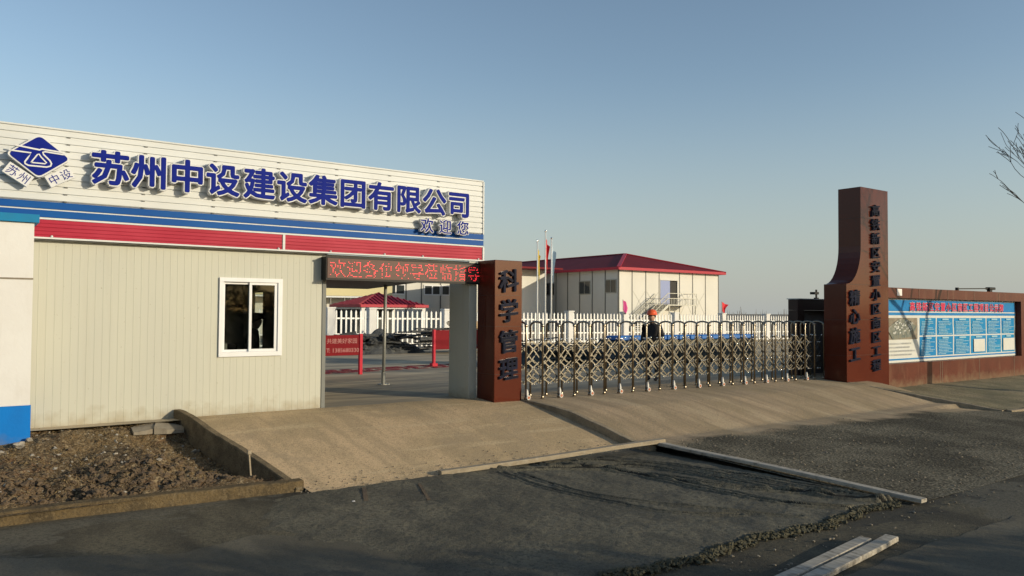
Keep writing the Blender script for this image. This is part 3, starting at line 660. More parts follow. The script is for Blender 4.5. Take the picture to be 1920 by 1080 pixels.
# ------------------------------------------------------------------ brown gate pillar
YP = 12.42
gp = thing('gate_pillar', (8.95, YP, -.1), 'short polished brown granite pillar lettered with four characters beside the steel gate', 'pillar')
b = MB().bevbox(8.615, 9.27, YP, 13.015, -.35, 2.70, .008); b.build('shaft', M['granite'], gp)
for ch, z in zip('科学管理', (2.30, 1.72, 1.13, .60)):
    b = MB(); put_bold(b, ch, 8.935, z, .46, YP-.024, .011, .045, 1.0, .10); o = b.build('character', M['char_edge'], gp)
    b = MB(); put_bold(b, ch, 8.935, z, .46, YP-.050, .008, 0, 1.0, .10); b.build('face', M['char_face'], o)

# ------------------------------------------------------------------ entrance tower
tw = thing('entrance_tower', (20, 11.4, -.3), 'tall polished brown granite entrance tower with concave shoulder and two columns of characters', 'tower')
cv = [(18.95, 2.48)]
for i in range(1, 11):
    a = i/10*math.pi/2; cv.append((18.95+.69*math.sin(a)*1.0, 2.48+1.02*(1-math.cos(a))))
P = [(18.95, -.6), (21.0, -.6), (21.0, 5.07), (19.645, 5.07)]+cv[::-1]
b = MB().prism_y(P, 11.4, 12.04); b.build('shaft', M['granite'], tw)
for i, ch in enumerate('高铁新区安置小区南区工程'):
    z = 4.48-(4.48-.34)*i/11; b = MB(); put_bold(b, ch, 20.31, z, .33, 11.376, .007, .07, 1.35, .10); o = b.build('character', M['char_edge'], tw)
    b = MB(); put_bold(b, ch, 20.31, z, .33, 11.347, .006, 0, 1.35, .10); b.build('face', M['char_face'], o)
for ch, z in zip('精心施工', (2.12, 1.64, 1.14, .66)):
    b = MB(); put_bold(b, ch, 19.28, z, .43, 11.376, .012, .055, 1.15, .10); o = b.build('character', M['char_edge'], tw)
    b = MB(); put_bold(b, ch, 19.28, z, .43, 11.347, .010, 0, 1.15, .10); b.build('face', M['char_face'], o)

b = MB()
for z in (.62, 1.55, 2.47, 3.36, 4.25): 
    x0 = 18.955 if z < 2.5 else 19.66
    b.box(x0, 20.995, 11.396, 11.3995, z, z+.007)
    if z < 2.45 or z > 3.5: b.box(x0-.008 if z < 2.45 else 19.640, x0-.001 if z < 2.45 else 19.6445, 11.41, 12.03, z, z+.007)
b.build('stone_joints', M['granite_dark'], tw)
b = MB()
for z in (.50, 1.42, 2.02): b.box(8.625, 9.262, YP-.0035, YP-.0005, z, z+.005).box(8.6115, 8.6145, YP+.01, 13.0, z, z+.005)
b.build('stone_joints', M['granite_dark'], gp)
# ------------------------------------------------------------------ notice wall and banner
nw = thing('notice_wall', (25, 11.6, -.4), 'long low brown granite wall with a recess holding the blue notice banner', 'wall')
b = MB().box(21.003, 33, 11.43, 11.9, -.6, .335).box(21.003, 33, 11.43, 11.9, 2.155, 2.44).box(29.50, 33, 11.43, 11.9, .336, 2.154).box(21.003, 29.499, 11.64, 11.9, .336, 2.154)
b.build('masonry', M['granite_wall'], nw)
b = MB()
for x in (23.9, 24.02, 26.4, 28.9, 31.0): b.box(x, x+.012, 11.424, 11.4295, -.5, .33)
for x in (22.7, 24.4, 26.1, 27.8): b.box(x, x+.010, 11.424, 11.4295, 2.157, 2.438)
b.build('stone_joints', M['slab'], nw)
bn = thing('notice_banner', (25.3, 11.62, .33), 'blue and white printed project notice banner set in the brown wall recess', 'banner')
BY = 11.60
b = MB(); xs_ = lin(21.05, 29.47, 120); zs_ = lin(.345, 2.145, 30)
def by(x, z): return BY+.012*fr(x*.8, z*1.6)+.02*sm((z-1.7)/.45)*math.sin(x*2.2)*.6
b.add([(x, by(x, z), z) for z in zs_ for x in xs_], [(j*121+i, j*121+i+1, (j+1)*121+i+1, (j+1)*121+i) for j in range(30) for i in range(120)])
b.build('sheet', M['ban_white'], bn, True)
def flat(mb, x0, x1, z0, z1, dy):
    k = max(2, int((x1-x0)/.08)); xx = lin(x0, x1, k); q = max(1, int((z1-z0)/.1)); zz = lin(z0, z1, q)
    mb.add([(x, by(x, z)-dy, z) for z in zz for x in xx], [(j*(k+1)+i, j*(k+1)+i+1, (j+1)*(k+1)+i+1, (j+1)*(k+1)+i) for j in range(q) for i in range(k)])
b = MB(); flat(b, 21.06, 29.44, 1.79, 2.11, .004); b.build('title_band', M['ban_blue'], bn, True)
b = MB(); flat(b, 21.06, 29.44, 1.675, 1.755, .004); flat(b, 21.06, 29.44, .41, .455, .004); b.build('stripe', M['ban_blue'], bn, True)
b = MB(); b2 = MB(); TT = '高铁新区安置小区南区工程项目公示牌'
for i, ch in enumerate(TT):
    cx = 22.62+(28.35-22.62)*i/(len(TT)-1)
    put_bold(b, ch, cx, 1.925, .27, BY-.032, .008, 0, 1.15); put_bold(b2, ch, cx, 1.925, .27, BY-.026, .020, 0, 1.15)
b.build('title_lettering', M['ban_red'], bn); b2.build('title_outline', M['ban_line'], bn)
mp_ = bpy.data.materials.new('aerial_print'); mp_.use_nodes = True; t = mp_.node_tree; bs = t.nodes['Principled BSDF']
vo = t.nodes.new('ShaderNodeTexVoronoi'); vo.inputs['Scale'].default_value = 13; tc = t.nodes.new('ShaderNodeTexCoord'); t.links.new(tc.outputs['Object'], vo.inputs[0])
cr = t.nodes.new('ShaderNodeValToRGB'); e = cr.color_ramp.elements; e[0].color = (.10, .13, .10, 1); e[0].position = .0; e[1].color = (.30, .29, .24, 1); e[1].position = 1
q = e.new(.35); q.color = (.14, .14, .10, 1); q = e.new(.6); q.color = (.06, .085, .075, 1)
t.links.new(vo.outputs['Color'], cr.inputs[0]); t.links.new(cr.outputs[0], bs.inputs['Base Color'])
b = MB(); flat(b, 21.10, 22.93, .99, 1.60, .004); b.build('aerial_picture', M['slab'], bn, True)
b = MB(); b.add([(21.55, BY-.02, 1.0), (22.55, BY-.02, 1.06), (22.86, BY-.02, 1.35), (22.30, BY-.02, 1.58), (21.9, BY-.02, 1.57), (21.25, BY-.02, 1.30)], [(0, 1, 2, 3, 4, 5)]); b.build('estate_print', mp_, bn)
b = MB(); bh = MB()
for i in range(46):
    u, v_ = random.random(), random.random(); x = 21.5+u*1.05+v_*.15; z = 1.1+v_*.38+.12*u
    if z > 1.52: continue
    b.add([(x, BY-.024, z), (x+.07, BY-.024, z+.012), (x+.07, BY-.024, z+.05), (x, BY-.024, z+.038)], [(0, 1, 2, 3)])
b.build('building_print', M['ban_white'], bn)
b = MB()
for z, wd in ((.88, 1.35), (.775, 1.2), (.67, 1.6), (.565, 1.38)):
    x = 21.2
    while x < 21.2+wd: l = random.uniform(.03, .07); b.box(x, x+l, BY-.0235, BY-.022, z-.022, z+.022); x += l+random.uniform(.015, .03)
b.build('caption_lines', M['ban_grey'], bn)
cx_ = [23.02, 24.04, 25.10, 26.20, 27.30, 28.38, 29.40]
for i in range(6):
    for j, (z0, z1) in enumerate(((1.09, 1.60), (.49, 1.05))):
        x0, x1 = cx_[i]+.035, cx_[i+1]-.035
        b = MB(); flat(b, x0, x1, z0, z1, .004); ce = b.build('notice_cell', M['ban_cyan'], bn, True)
        b = MB()
        b.box(x0+.3, x1-.3, BY-.0245, BY-.022, z1-.065, z1-.02)
        if j == 1 and i in (3, 5):
            b2 = MB().box(x0+(.15 if i == 3 else .06), x1-(.12 if i == 3 else .04), BY-.0275, BY-.025, z0+.05, z1-.11); b2.build('blank_sheet', M['ban_white'], bn)
        else:
            z = z1-.11
            while z > z0+.03:
                x = x0+random.uniform(.04, .1); xe = x1-random.uniform(.04, .5)
                while x < xe: l = random.uniform(.02, .09); b.box(x, min(x+l, xe), BY-.0245, BY-.022, z-.011, z+.009); x += l+random.uniform(.006, .02)
                z -= .045
        b.build('text_lines', M['ban_line'], ce)
tag(MB().box(21.50, 21.76, 11.421, 11.427, 2.22, 2.41).build('paper_notice', M['paper']), 'small white paper notice stuck on top rim of the brown wall', 'notice')
fl = thing('flood_lamp', (26.7, 11.65, 2.44), 'black flood lamp on a long thin arm atop the notice wall', 'lamp')
MB().box(25.42, 25.50, 11.6, 11.68, 2.44, 2.54).build('bracket', M['black'], fl)
MB().bar((25.42, 11.64, 2.50), (27.75, 11.64, 2.56), .03, .035).build('arm', M['black'], fl)
MB().bevbox(27.55, 27.98, 11.58, 11.72, 2.52, 2.60, .012).box(27.62, 27.78, 11.6, 11.7, 2.44, 2.52).build('lamp_head', M['black'], fl)

# ------------------------------------------------------------------ granite booth behind the gate end
bo = thing('gate_booth', (19.7, 13.4, -.05), 'dark granite gate recess with grey inner panel behind the entrance tower', 'booth')
b = MB().box(19.2, 19.50, 13.0, 13.3, -.3, 1.80).box(20.9, 21.8, 13.0, 13.3, -.3, 1.80).box(19.2, 21.8, 13.0, 13.3, 1.802, 2.10); b.build('surround', M['granite_dark'], bo)
MB().box(19.503, 20.898, 13.2, 13.28, -.3, 1.80).build('back_panel', M['grey_panel'], bo)
MB().box(19.17, 21.83, 12.97, 13.33, 2.103, 2.125).build('coping', M['white_metal'], bo)
bl = thing('booth_lamp', (20.55, 13.3, 2.12), 'tiny black spotlight on the booth roof beside the tower', 'lamp')
MB().box(20.5, 20.6, 13.25, 13.35, 2.127, 2.17).box(20.53, 20.57, 13.28, 13.32, 2.17, 2.40).build('stem', M['black'], bl)
MB().box(20.36, 20.56, 13.22, 13.38, 2.26, 2.33).build('head', M['black'], bl)

# ------------------------------------------------------------------ white and blue boundary pillar
bp = thing('boundary_pillar', (.3, 12.8, -.2), 'white plastered boundary pillar with blue foot and teal cap at left edge', 'pillar')
MB().box(-1.6, 1.035, 12.5, 13.06, .402, 2.872).build('shaft', M['plaster'], bp)
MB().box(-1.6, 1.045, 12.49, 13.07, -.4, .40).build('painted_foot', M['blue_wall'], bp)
MB().box(-1.6, 1.09, 12.45, 13.07, 2.875, 2.985).build('cap', M['teal'], bp)
b = MB().box(-1.6, 1.037, 12.492, 12.4985, 2.10, 2.122); b.build('ledge', M['slab'], bp)

# ------------------------------------------------------------------ retractable gate
GX0, GN, GP = 9.33, 25, .405
def gx(i): return GX0+GP*i
def gy(i): return 12.36-.010*i
gt = thing('retractable_gate', (14, 12.5, 0), 'long stainless steel folding gate of arched frames and scissor links', 'gate')
WDT = .40; rr = .021
def fpath(x, y, z0, h, wd=WDT):
    p = [(x, y, z0+.05), (x, y, h-.09)]
    for k in range(1, 8):
        a = math.pi*k/8; p.append((x, y+wd/2-wd/2*math.cos(a), h-.09+.09*math.sin(a)))
    return p+[(x, y+wd, h-.09), (x, y+wd, z0+.05)]
def gz(i): return zr(gx(i), gy(i))+.01 if gy(i) < 12.6 else .01
frame0 = wheel0 = lat0 = None
def place(o, d):
    c = o.copy(); COL.objects.link(c); c.location = d; return c
b = MB(); X0, Y0 = gx(0), gy(0)
b.tube(fpath(X0, Y0, 0, 1.53), rr, 7)
for y in (Y0, Y0+WDT): b.bevbox(X0-.028, X0+.028, y-.028, y+.028, .012, .065, .006)
b.bevbox(X0-.03, X0+.03, Y0-.03, Y0+.03, 1.43, 1.475, .006)
frame0 = b.build('frame', M['steel'], gt, True)
def s_lat(y, mb, mbb, second=True):
    A = (1.15, .77, .43); B = (.99, .62, .30); x0, x1 = X0, X0+GP; xm = (x0+x1)/2
    for (za, zb) in ((A[0], B[0]), (A[1], B[0]), (A[1], B[1]), (A[2], B[1]), (A[2], B[2])):
        mb.bar((x0, y-.004, za), (xm, y-.004, zb), .010, .022, (0, 0, 1)); mb.bar((xm, y+.012, zb), (x1, y+.012, za), .010, .022, (0, 0, 1))
    for (za, zb) in ((.99, 1.15), (.99, .77), (.62, .77), (.62, .43), (.30, .43)) if second else ():
        mb.bar((x0, y+.045, za), (xm, y+.045, zb), .008, .017, (0, 0, 1)); mb.bar((xm, y+.058, zb), (x1, y+.058, za), .008, .017, (0, 0, 1))
    for zb in B:
        mb.bar((xm-.07, y-.010, zb), (xm+.07, y-.010, zb), .008, .016)
        for x in (xm-.06, xm, xm+.06): mbb.blob((x, y-.022, zb), .013, 1, 1, 1, 0)
    for za in A: mbb.blob((x0, y-.030, za), .016, 1, 1, 1, 0)
    mbb.blob((x0+.06, y-.02, 1.17), .02, 1, 1, 1, 0); mbb.blob((x1-.06, y-.02, 1.17), .017, 1, 1, 1, 0)
lats = []
for y_ in (Y0+.03, Y0+WDT-.05):
    b = MB(); bb_ = MB(); s_lat(y_, b, bb_, not lats)
    o = b.build('scissor_links', M['steel_dark'], gt); q = bb_.build('bolts', M['chrome'], o, True); q['kind'] = 'stuff'; lats.append((o, q))
b = MB(); yw = Y0-.055
def disc(mb, x, y, z, r, wd, n=14):
    mb.add([(x+r*math.cos(2*math.pi*k/n), yy, z+r*math.sin(2*math.pi*k/n)) for yy in (y-wd/2, y+wd/2) for k in range(n)],
           [tuple(range(n)), tuple(range(2*n-1, n-1, -1))]+[(k, n+k, n+(k+1) % n, (k+1) % n) for k in range(n)])
b.prism_y([(X0-.022, .10), (X0+.010, .08), (X0+.018, .14), (X0-.004, .22), (X0-.022, .21)], yw-.012, yw+.03)
wheel0 = b.build('wheel_bracket', M['wheel_white'], gt)
b = MB(); disc(b, X0+.02, yw, .055, .045, .03); wh1 = b.build('wheel', M['wheel_white'], wheel0)
b = MB(); disc(b, X0+.02, yw-.017, .055, .028, .008); wh2 = b.build('hub', M['wheel_red'], wheel0)
for i in range(GN):
    d = Vector((gx(i)-X0, gy(i)-Y0, gz(i)-.01))
    if i == 0:
        frame0.location = d; lats[0][0].location = d; lats[1][0].location = d; wheel0.location = d; continue
    c = place(frame0, d); c.parent = gt
    if i < GN-1:
        for o, q in lats:
            c = place(o, d); c.parent = gt; e_ = place(q, (0, 0, 0)); e_.parent = c
    if i % 2 == 0:
        c = place(wheel0, d); c.parent = gt
        for s_ in (wh1, wh2): e_ = place(s_, (0, 0, 0)); e_.parent = c

# ------------------------------------------------------------------ picket fence
FY = 32.0
pf = thing('picket_fence', (30, FY, 0), 'white picket fence with square posts running across the back of the yard', 'fence')
def fz(x): return -.006*(x-13)
posts = [-4, 0, 4, 7.8, 11.6, 13.6, 15.55, 19.4, 23.2, 27.0, 31.0, 35.1, 39.4, 43.8, 48.3, 53, 58]
for x in posts:
    b = MB().box(x-.17, x+.17, FY-.17, FY+.17, -.3, 1.80+fz(x)).box(x-.20, x+.20, FY-.20, FY+.20, 1.802+fz(x), 1.87+fz(x)); b.build('post', M['plaster'], pf)
for x0, x1 in zip(posts[:-1], posts[1:]):
    b = MB(); n = round((x1-x0-.34)/.245); 
    for k in range(n):
        x = x0+.17+(x1-x0-.34)*(k+.5)/n; z = fz(x)
        b.prism_y([(x-.037, .12+z), (x+.037, .12+z), (x+.037, 1.68+z), (x, 1.76+z), (x-.037, 1.68+z)], FY-.03, FY)
    za, zb = fz(x0), fz(x1)
    for h in (1.39, .70, .25): b.bar((x0+.17, FY+.015, h+za), (x1-.17, FY+.015, h+zb), .028, .07)
    b.build('picket_panel', M['picket'], pf)

# ------------------------------------------------------------------ dormitory with outside stair
dm = thing('dormitory', (54, 60, 0), 'two storey white prefab dormitory with maroon hipped roof and outside stair', 'building')
DX0, DX1, DY0, DY1, DE = 47.8, 61.0, 50.0, 85.0, 5.5
b = MB()
DXs, DXe, DZs, DZe = 52.95, 55.3, 2.48, 4.75
b.box(DX0, DXs, DY0, DY0+.1, -.3, DE).box(DXe, DX1, DY0, DY0+.1, -.3, DE).box(DXs, DXe, DY0, DY0+.1, -.3, DZs).box(DXs, DXe, DY0, DY0+.1, DZe, DE)
b.box(DX0, DX0+.1, DY0+.1, DY1, -.3, DE).box(DX1-.1, DX1, DY0+.1, DY1, -.3, DE).box(DX0+.1, DX1-.1, DY1-.1, DY1, -.3, DE)
b.build('wall', M['prefab'], dm)
b = MB()
for x in (49.4, 51.1, 52.8, 55.5, 57.3, 59.1): b.box(x-.04, x+.04, DY0-.03, DY0-.002, -.3, DE)
b.box(DX0-.03, DX0+.05, DY0-.032, DY0-.002, -.3, DE); b.box(DX1-.05, DX1+.03, DY0-.032, DY0-.002, -.3, DE)
for k in range(20): y = DY0+1.72*(k+1); b.box(DX0-.03, DX0-.002, y-.05, y+.05, -.3, DE)
b.box(DX0-.03, DX0-.002, DY0-.002, DY0+.1, -.3, DE)
b.build('frame_post', M['frame_dark'], dm)
b = MB()
for x0, x1 in ((49.44, 51.06), (51.14, 52.76), (57.34, 59.06), (55.54, 57.26)):
    xm = (x0+x1)/2
    for sgn in (-1, 1):
        b.bar((xm, DY0-.012, 2.75), (xm+sgn*.75, DY0-.012, 3.6), .008, .03); b.bar((xm, DY0-.012, 2.75), (xm+sgn*.75, DY0-.012, 1.6), .008, .03)
b.build('brace', M['cream'], dm)['kind'] = 'stuff'
MB().box(DXs+.02, DXs+1.25, DY0-.02, DY0+.05, DZs, DZe-.1).build('door', M['door_blue'], dm)
MB().box(DXs+1.26, DXe-.1, DY0+.06, DY0+.09, DZs, DZe-.15).build('doorway', M['black'], dm)
bl_ = MB(); bl_.box(DXs, DXe, DY0-.025, DY0-.004, DZe-.08, DZe+.04).box(DXe-.1, DXe, DY0-.02, DY0+.05, DZs, DZe-.1); bl_.build('door_frame', M['prefab'], dm)
def pwin(y0, y1, z0, z1, pane=None):
    f = MB().box(DX0-.05, DX0-.004, y0-.05, y1+.05, z1, z1+.08).box(DX0-.05, DX0-.004, y0-.05, y1+.05, z0-.08, z0).box(DX0-.05, DX0-.004, y0-.06, y0, z0, z1).box(DX0-.05, DX0-.004, y1, y1+.06, z0, z1).box(DX0-.05, DX0-.004, (y0+y1)/2-.03, (y0+y1)/2+.03, z0, z1)
    o = f.build('window', M['galv'], dm); MB().box(DX0-.025, DX0-.006, y0+.001, y1-.001, z0+.001, z1-.001).build('pane', pane or M['glass'], o)
pwin(50.35, 51.65, 3.5, 4.55); pwin(53.75, 55.2, 3.42, 4.5); pwin(58.9, 60.3, 3.4, 4.48); pwin(60.4, 61.8, 3.4, 4.48, M['door_blue']); pwin(66, 67.4, 3.4, 4.48); pwin(71, 72.4, 3.4, 4.48)
e0, e1, f0, f1, ez = DX0-.5, DX1+.5, DY0-.5, DY1+.5, 5.62
A = [(e0, f0, ez), (e1, f0, ez), (e1, f1, ez), (e0, f1, ez), (54.4, 56.0, 7.45), (54.4, 79, 7.45)]
b = MB().add(A, [(0, 1, 4), (1, 2, 5, 4), (2, 3, 5), (3, 0, 4, 5), (3, 2, 1, 0)]); b.build('roof', M['roof_dark'], dm)
b = MB()
for p, q in ((A[0], A[1]), (A[1], A[2]), (A[3], A[0])): b.bar((p[0], p[1], ez-.09), (q[0], q[1], ez-.09), .06, .24)
for p, q in ((0, 4), (1, 4), (4, 5)): b.bar(Vector(A[p])+Vector((0, 0, .03)), Vector(A[q])+Vector((0, 0, .03)), .34, .08)
b.build('eave_trim', M['eave_red'], dm)
st = MB(); SX0, SX1, SW0, SW1 = 52.2, 55.95, 48.35, 49.9
st.box(SX0, SX1, SW0, SW1, 2.36, 2.44)
N = 13
for k in range(N): 
    x = SX0-.27*(k+1); z = 2.40-.185*(k+1); st.box(x, x+.30, SW0, SW1, z-.02, z+.02); st.box(x+.29, x+.30, SW0, SW1, z, z+.10)
for y in (SW0, SW1): st.bar((SX0, y, 2.34), (SX0-.27*N, y, 2.34-.185*N), .05, .2)
for x in (SX0+.2, SX1-.1):
    st.box(x-.04, x+.04, SW0, SW0+.08, -.1, 2.36)
stair = st.build('outside_stair', M['galv'], dm)
rl = MB()
for h in (.55, 1.0):
    rl.bar((SX0, SW0, 2.44+h), (SX1, SW0, 2.44+h), .04, .05); rl.bar((SX1, SW0, 2.44+h), (SX1, SW1, 2.44+h), .04, .05); 
    for y in (SW0, SW1): rl.bar((SX0, y, 2.44+h), (SX0-.27*N, y, 2.44+h-.185*N), .04, .05)
for k in range(19): x = SX0+(SX1-SX0)*k/18; rl.bar((x, SW0, 2.44), (x, SW0, 3.44 if k % 6 == 0 else 2.99), .03, .03)
for k in range(20):
    for y in (SW0, SW1): x = SX0-.27*N*k/19; z = 2.44-.185*N*k/19; rl.bar((x, y, z-.1), (x, y, z+1), .028, .028)
rl.build('railing', M['galv'], stair)

# ------------------------------------------------------------------ office block seen through the gate opening
ob = thing('office_block', (32, 60, 0), 'two storey cream office block behind the pavilion with a yellow balcony band', 'building')
MB().box(8, 46, 58, 66, -.3, 5.6).build('wall', M['prefab'], ob)
MB().box(8, 29.2, 56.4, 57.95, 2.86, 4.1).build('balcony_front', M['prefab_yel'], ob)
MB().box(8, 29.3, 56.35, 57.98, 2.72, 2.84).build('balcony_edge', M['white_metal'], ob)
for x in (24.06, 25.2, 25.7, 21, 18): MB().box(x-.05, x+.05, 56.5, 56.6, -.2, 2.72).build('balcony_post', M['frame_dark'], ob)
b = MB()
for x in (31.3, 32.75, 34.6, 36.4, 38.2): b.box(x-.05, x+.05, 57.96, 57.998, -.2, 5.6)
b.build('frame_post', M['frame_dark'], ob)
for x0, x1 in ((29.55, 31.1), (33.05, 34.5), (34.75, 36.2), (37, 38)):
    f = MB().box(x0-.08, x1+.08, 57.93, 57.996, 3.85, 3.95).box(x0-.08, x1+.08, 57.93, 57.996, 3.06, 3.16).box(x0-.08, x0, 57.93, 57.996, 3.161, 3.849).box(x1, x1+.08, 57.93, 57.996, 3.161, 3.849).box((x0+x1)/2-.05, (x0+x1)/2+.05, 57.93, 57.996, 3.161, 3.849)
    o = f.build('window', M['pvc'], ob); MB().box(x0+.001, x1-.001, 57.97, 57.99, 3.161, 3.849).build('pane', M['glass'], o)
MB().box(7.6, 46.4, 55.9, 66.4, 5.6, 5.75).build('roof', M['roof_dark'], ob)

sb = thing('shade_block', (34, 51, 0), 'added unseen block with maroon flat roof behind the gatehouse, shaped to shade the office', 'building')  # unseen building added, footprint and height set to shade the office block
MB().prism_z([(30.7, 48.0), (35.2, 47.4), (37.3, 55.9), (33.4, 53.4)], -.2, 4.45).build('wall', M['prefab'], sb)
MB().prism_z([(30.6, 47.9), (35.3, 47.3), (37.4, 56.0), (33.3, 53.5)], 4.452, 4.60).build('roof', M['roof_dark'], sb)

# ------------------------------------------------------------------ pavilion
pvn = thing('pavilion', (19.5, 37.5, 0), 'small open pavilion with red ribbed hipped roof behind the picket fence', 'pavilion')
PX0, PX1, PY0, PY1, PZ = 16.9, 20.75, 36, 39.8, 2.0
ap = ((PX0+PX1)/2, (PY0+PY1)/2, 2.66)
A = [(PX0, PY0, PZ), (PX1, PY0, PZ), (PX1, PY1, PZ), (PX0, PY1, PZ), ap]
b = MB().add(A, [(0, 1, 4), (1, 2, 4), (2, 3, 4), (3, 0, 4), (3, 2, 1, 0)])
for k in range(1, 16):   # standing ribs on the two faces in view
    t_ = k/16; x = PX0+(PX1-PX0)*t_; s_ = 1-abs(2*t_-1)
    b.bar((x, PY0, PZ+.02), (x, PY0+(ap[1]-PY0)*s_, PZ+.02+(ap[2]-PZ)*s_), .05, .05)
    y = PY0+(PY1-PY0)*t_; b.bar((PX0, y, PZ+.02), (PX0+(ap[0]-PX0)*s_, y, PZ+.02+(ap[2]-PZ)*s_), .05, .05)
b.build('roof', M['roof_red'], pvn)
b = MB()
for p, q in ((0, 1), (1, 2), (2, 3), (3, 0)): b.bar(Vector(A[p])-Vector((0, 0, .03)), Vector(A[q])-Vector((0, 0, .03)), .05, .14)
b.build('eave_trim', M['eave_red'], pvn)
b = MB().box(PX0+.1, PX1-.1, PY0+.1, PY0+.2, 1.82, 1.93).box(PX0+.1, PX0+.2, PY0+.201, PY1-.1, 1.82, 1.93).box(PX1-.2, PX1-.1, PY0+.201, PY1-.1, 1.82, 1.93); b.build('beam', M['white'], pvn)
for x, y in ((PX0+.2, PY0+.2), (PX1-.2, PY0+.2), (PX0+.2, PY1-.2), (PX1-.2, PY1-.2)): MB().box(x-.09, x+.09, y-.09, y+.09, -.1, 1.82).build('column', M['white'], pvn)
MB().box(PX0+.3, PX1-.3, PY1-.4, PY1-.25, 0, 1.8).box(PX0+.35, PX0+.45, PY0+1.2, PY1-.25, 0, 1.75).build('interior_shade_sheet', M['tarp_dark'], pvn)  # dark sheets added to stand for the shaded pavilion interior

# ------------------------------------------------------------------ flags
def flag(mb, x, y, z, ln, ht, seed, lean=.0):
    nn = 8; mm = 10; V = []
    for j in range(mm+1):
        for i in range(nn+1):
            u = i/nn; v = j/mm
            V.append((x+.03+u*ln*(.35+.35*v)*(.8+.2*math.sin(seed+v*5)), y+.10*math.sin(u*7+seed+v*2)*u, z-ht*(1-v)*(1.0)-u*ht*.45*(1-.3*v)))
    V2 = [(a, b_+.015, c) for a, b_, c in V]; q = len(V)
    F = [(j*(nn+1)+i, j*(nn+1)+i+1, (j+1)*(nn+1)+i+1, (j+1)*(nn+1)+i) for j in range(mm) for i in range(nn)]
    mb.add(V+V2, F+[tuple(q+k for k in reversed(f)) for f in F])
for (x, y, z, m_, lab, zf, hf) in ((23.27, 29.96, 5.10, 'flag_yellow', 'flagpole with limp yellow flag, left of the three', 4.75, 1.1), (23.57, 29.72, 5.56, 'flag_red', 'tallest flagpole with limp red flag, middle of the three', 5.25, 1.25), (23.81, 29.56, 5.22, 'flag_pale', 'flagpole with pale blue flag, right of the three', 4.95, 1.3)):
    o = thing('flagpole', (x, y, 0), lab, 'flagpole', 'flagpoles behind the gate')
    MB().tube([(x, y, 0), (x, y, z)], [.045, .028], 8).build('pole', M['white'], o, True)
    b = MB().blob((x, y, z+.04), .06, 1, 1, 1, 0); b.build('finial', M['chrome'], o, True)
    b = MB(); flag(b, x, y, zf, .30, hf, x*3); b.build('flag', M[m_], o, True)
for (x, m_, lab) in ((31.0, 'flag_pink', 'bright pink pennant on a white fence post before the dormitory corner'), (39.4, 'flag_red', 'red pennant on a white fence post right of the dormitory')):
    o = thing('pennant', (x, FY-.1, 1.7), lab, 'flag', 'pennants on the fence')
    MB().tube([(x-.22, FY-.21, 1.2), (x-.30, FY-.21, 2.42)], .018, 6).build('staff', M['galv'], o)
    b = MB(); flag(b, x-.32, FY-.21, 2.40, .85, .55, x); b.build('cloth', M[m_], o, True)

# ------------------------------------------------------------------ things in the yard
pr_ = thing('steel_prop', (8.35, 16.5, 0), 'thin grey steel prop standing under the canopy in the gate opening', 'prop')
MB().tube([(8.34, 16.5, .02), (8.37, 16.5, 2.33)], .038, 10).build('pole', M['galv'], pr_, True)
MB().box(8.24, 8.45, 16.4, 16.6, 0.004, .03).tube([(8.34, 16.5, .03), (8.34, 16.5, .3)], .05, 10).build('base', M['galv'], pr_)
sg = thing('road_barrier_board', (8.3, 19.6, 0), 'dark red board with faded characters and phone number on a red post', 'sign')
MB().box(7.2, 9.16, 19.58, 19.62, .52, 1.06).build('board', M['sign_red'], sg)
MB().bevbox(9.17, 9.26, 19.55, 19.65, 0, 1.09, .008).bevbox(7.1, 7.19, 19.55, 19.65, 0, 1.09, .008).build('post', M['post_red'], sg)
b = MB(); text_line(b, '共建美好家园', 8.24, .905, .145, 19.576, 0); text_line(b, 'T:13856803300', 8.24, .665, .155, 19.576, 0, .5); b.build('lettering', M['dull_text'], sg)
sg = thing('red_board', (13, 21.3, 0), 'plain dark red board with a red post at the right of the opening', 'sign')
MB().box(12.52, 14.6, 21.26, 21.30, .52, 1.12).build('board', M['sign_red'], sg)
MB().bevbox(12.43, 12.51, 21.22, 21.32, 0.03, 1.14, .008).box(12.38, 12.56, 21.18, 21.36, 0, .1).bevbox(14.61, 14.69, 21.22, 21.32, .03, 1.14, .008).build('post', M['post_red'], sg)
rmat = MB()
for k in range(34):
    for j in range(3):
        if random.random() < .2: continue
        x = 8.3+k*.16; y = 20.2+j*.42+random.uniform(-.05, .05)+.02*k; rmat.box(x, x+.13, y, y+.26, .006, .012)
tag(rmat.build('red_marking', M['sign_red']), 'faded red painted checks across the yard below the red boards', 'marking', kind='structure')

def heap(mb, cx, cy, rx, ry, h, seed, n=26):
    V = []; xs = lin(-1, 1, n)
    for v in xs:
        for u in xs:
            r = math.hypot(u, v); k = max(0, 1-r**2.2); z = h*k*(.75+.5*fr(u*2.5+seed, v*2.5, seed))+.06*fr(u*9, v*9, seed)*k
            V.append((cx+u*rx, cy+v*ry, max(-.05, z) if r < 1 else -.05))
    m_ = n+1; mb.add(V, [(j*m_+i, j*m_+i+1, (j+1)*m_+i+1, (j+1)*m_+i) for j in range(n) for i in range(n)])
hp = thing('rubble_heap', (14.6, 29.2, 0), 'dark heap of rubble and scrap sheets in front of the picket fence', 'heap')
b = MB(); heap(b, 14.4, 29.6, 2.4, 1.3, .95, 3)
b.build('mound', M['debris'], hp)
b = MB()
for k in range(34):
    a = random.uniform(-.5, .5); x = random.uniform(12.8, 16.2); y = random.uniform(28.5, 29.4); z = random.uniform(.1, .85); l = random.uniform(.3, .9)
    b.bar((x-l*math.cos(a), y-l*math.sin(a)*.5, z), (x+l*math.cos(a), y+l*math.sin(a)*.5, z+random.uniform(-.15, .15)), random.uniform(.1, .35), random.uniform(.02, .08))
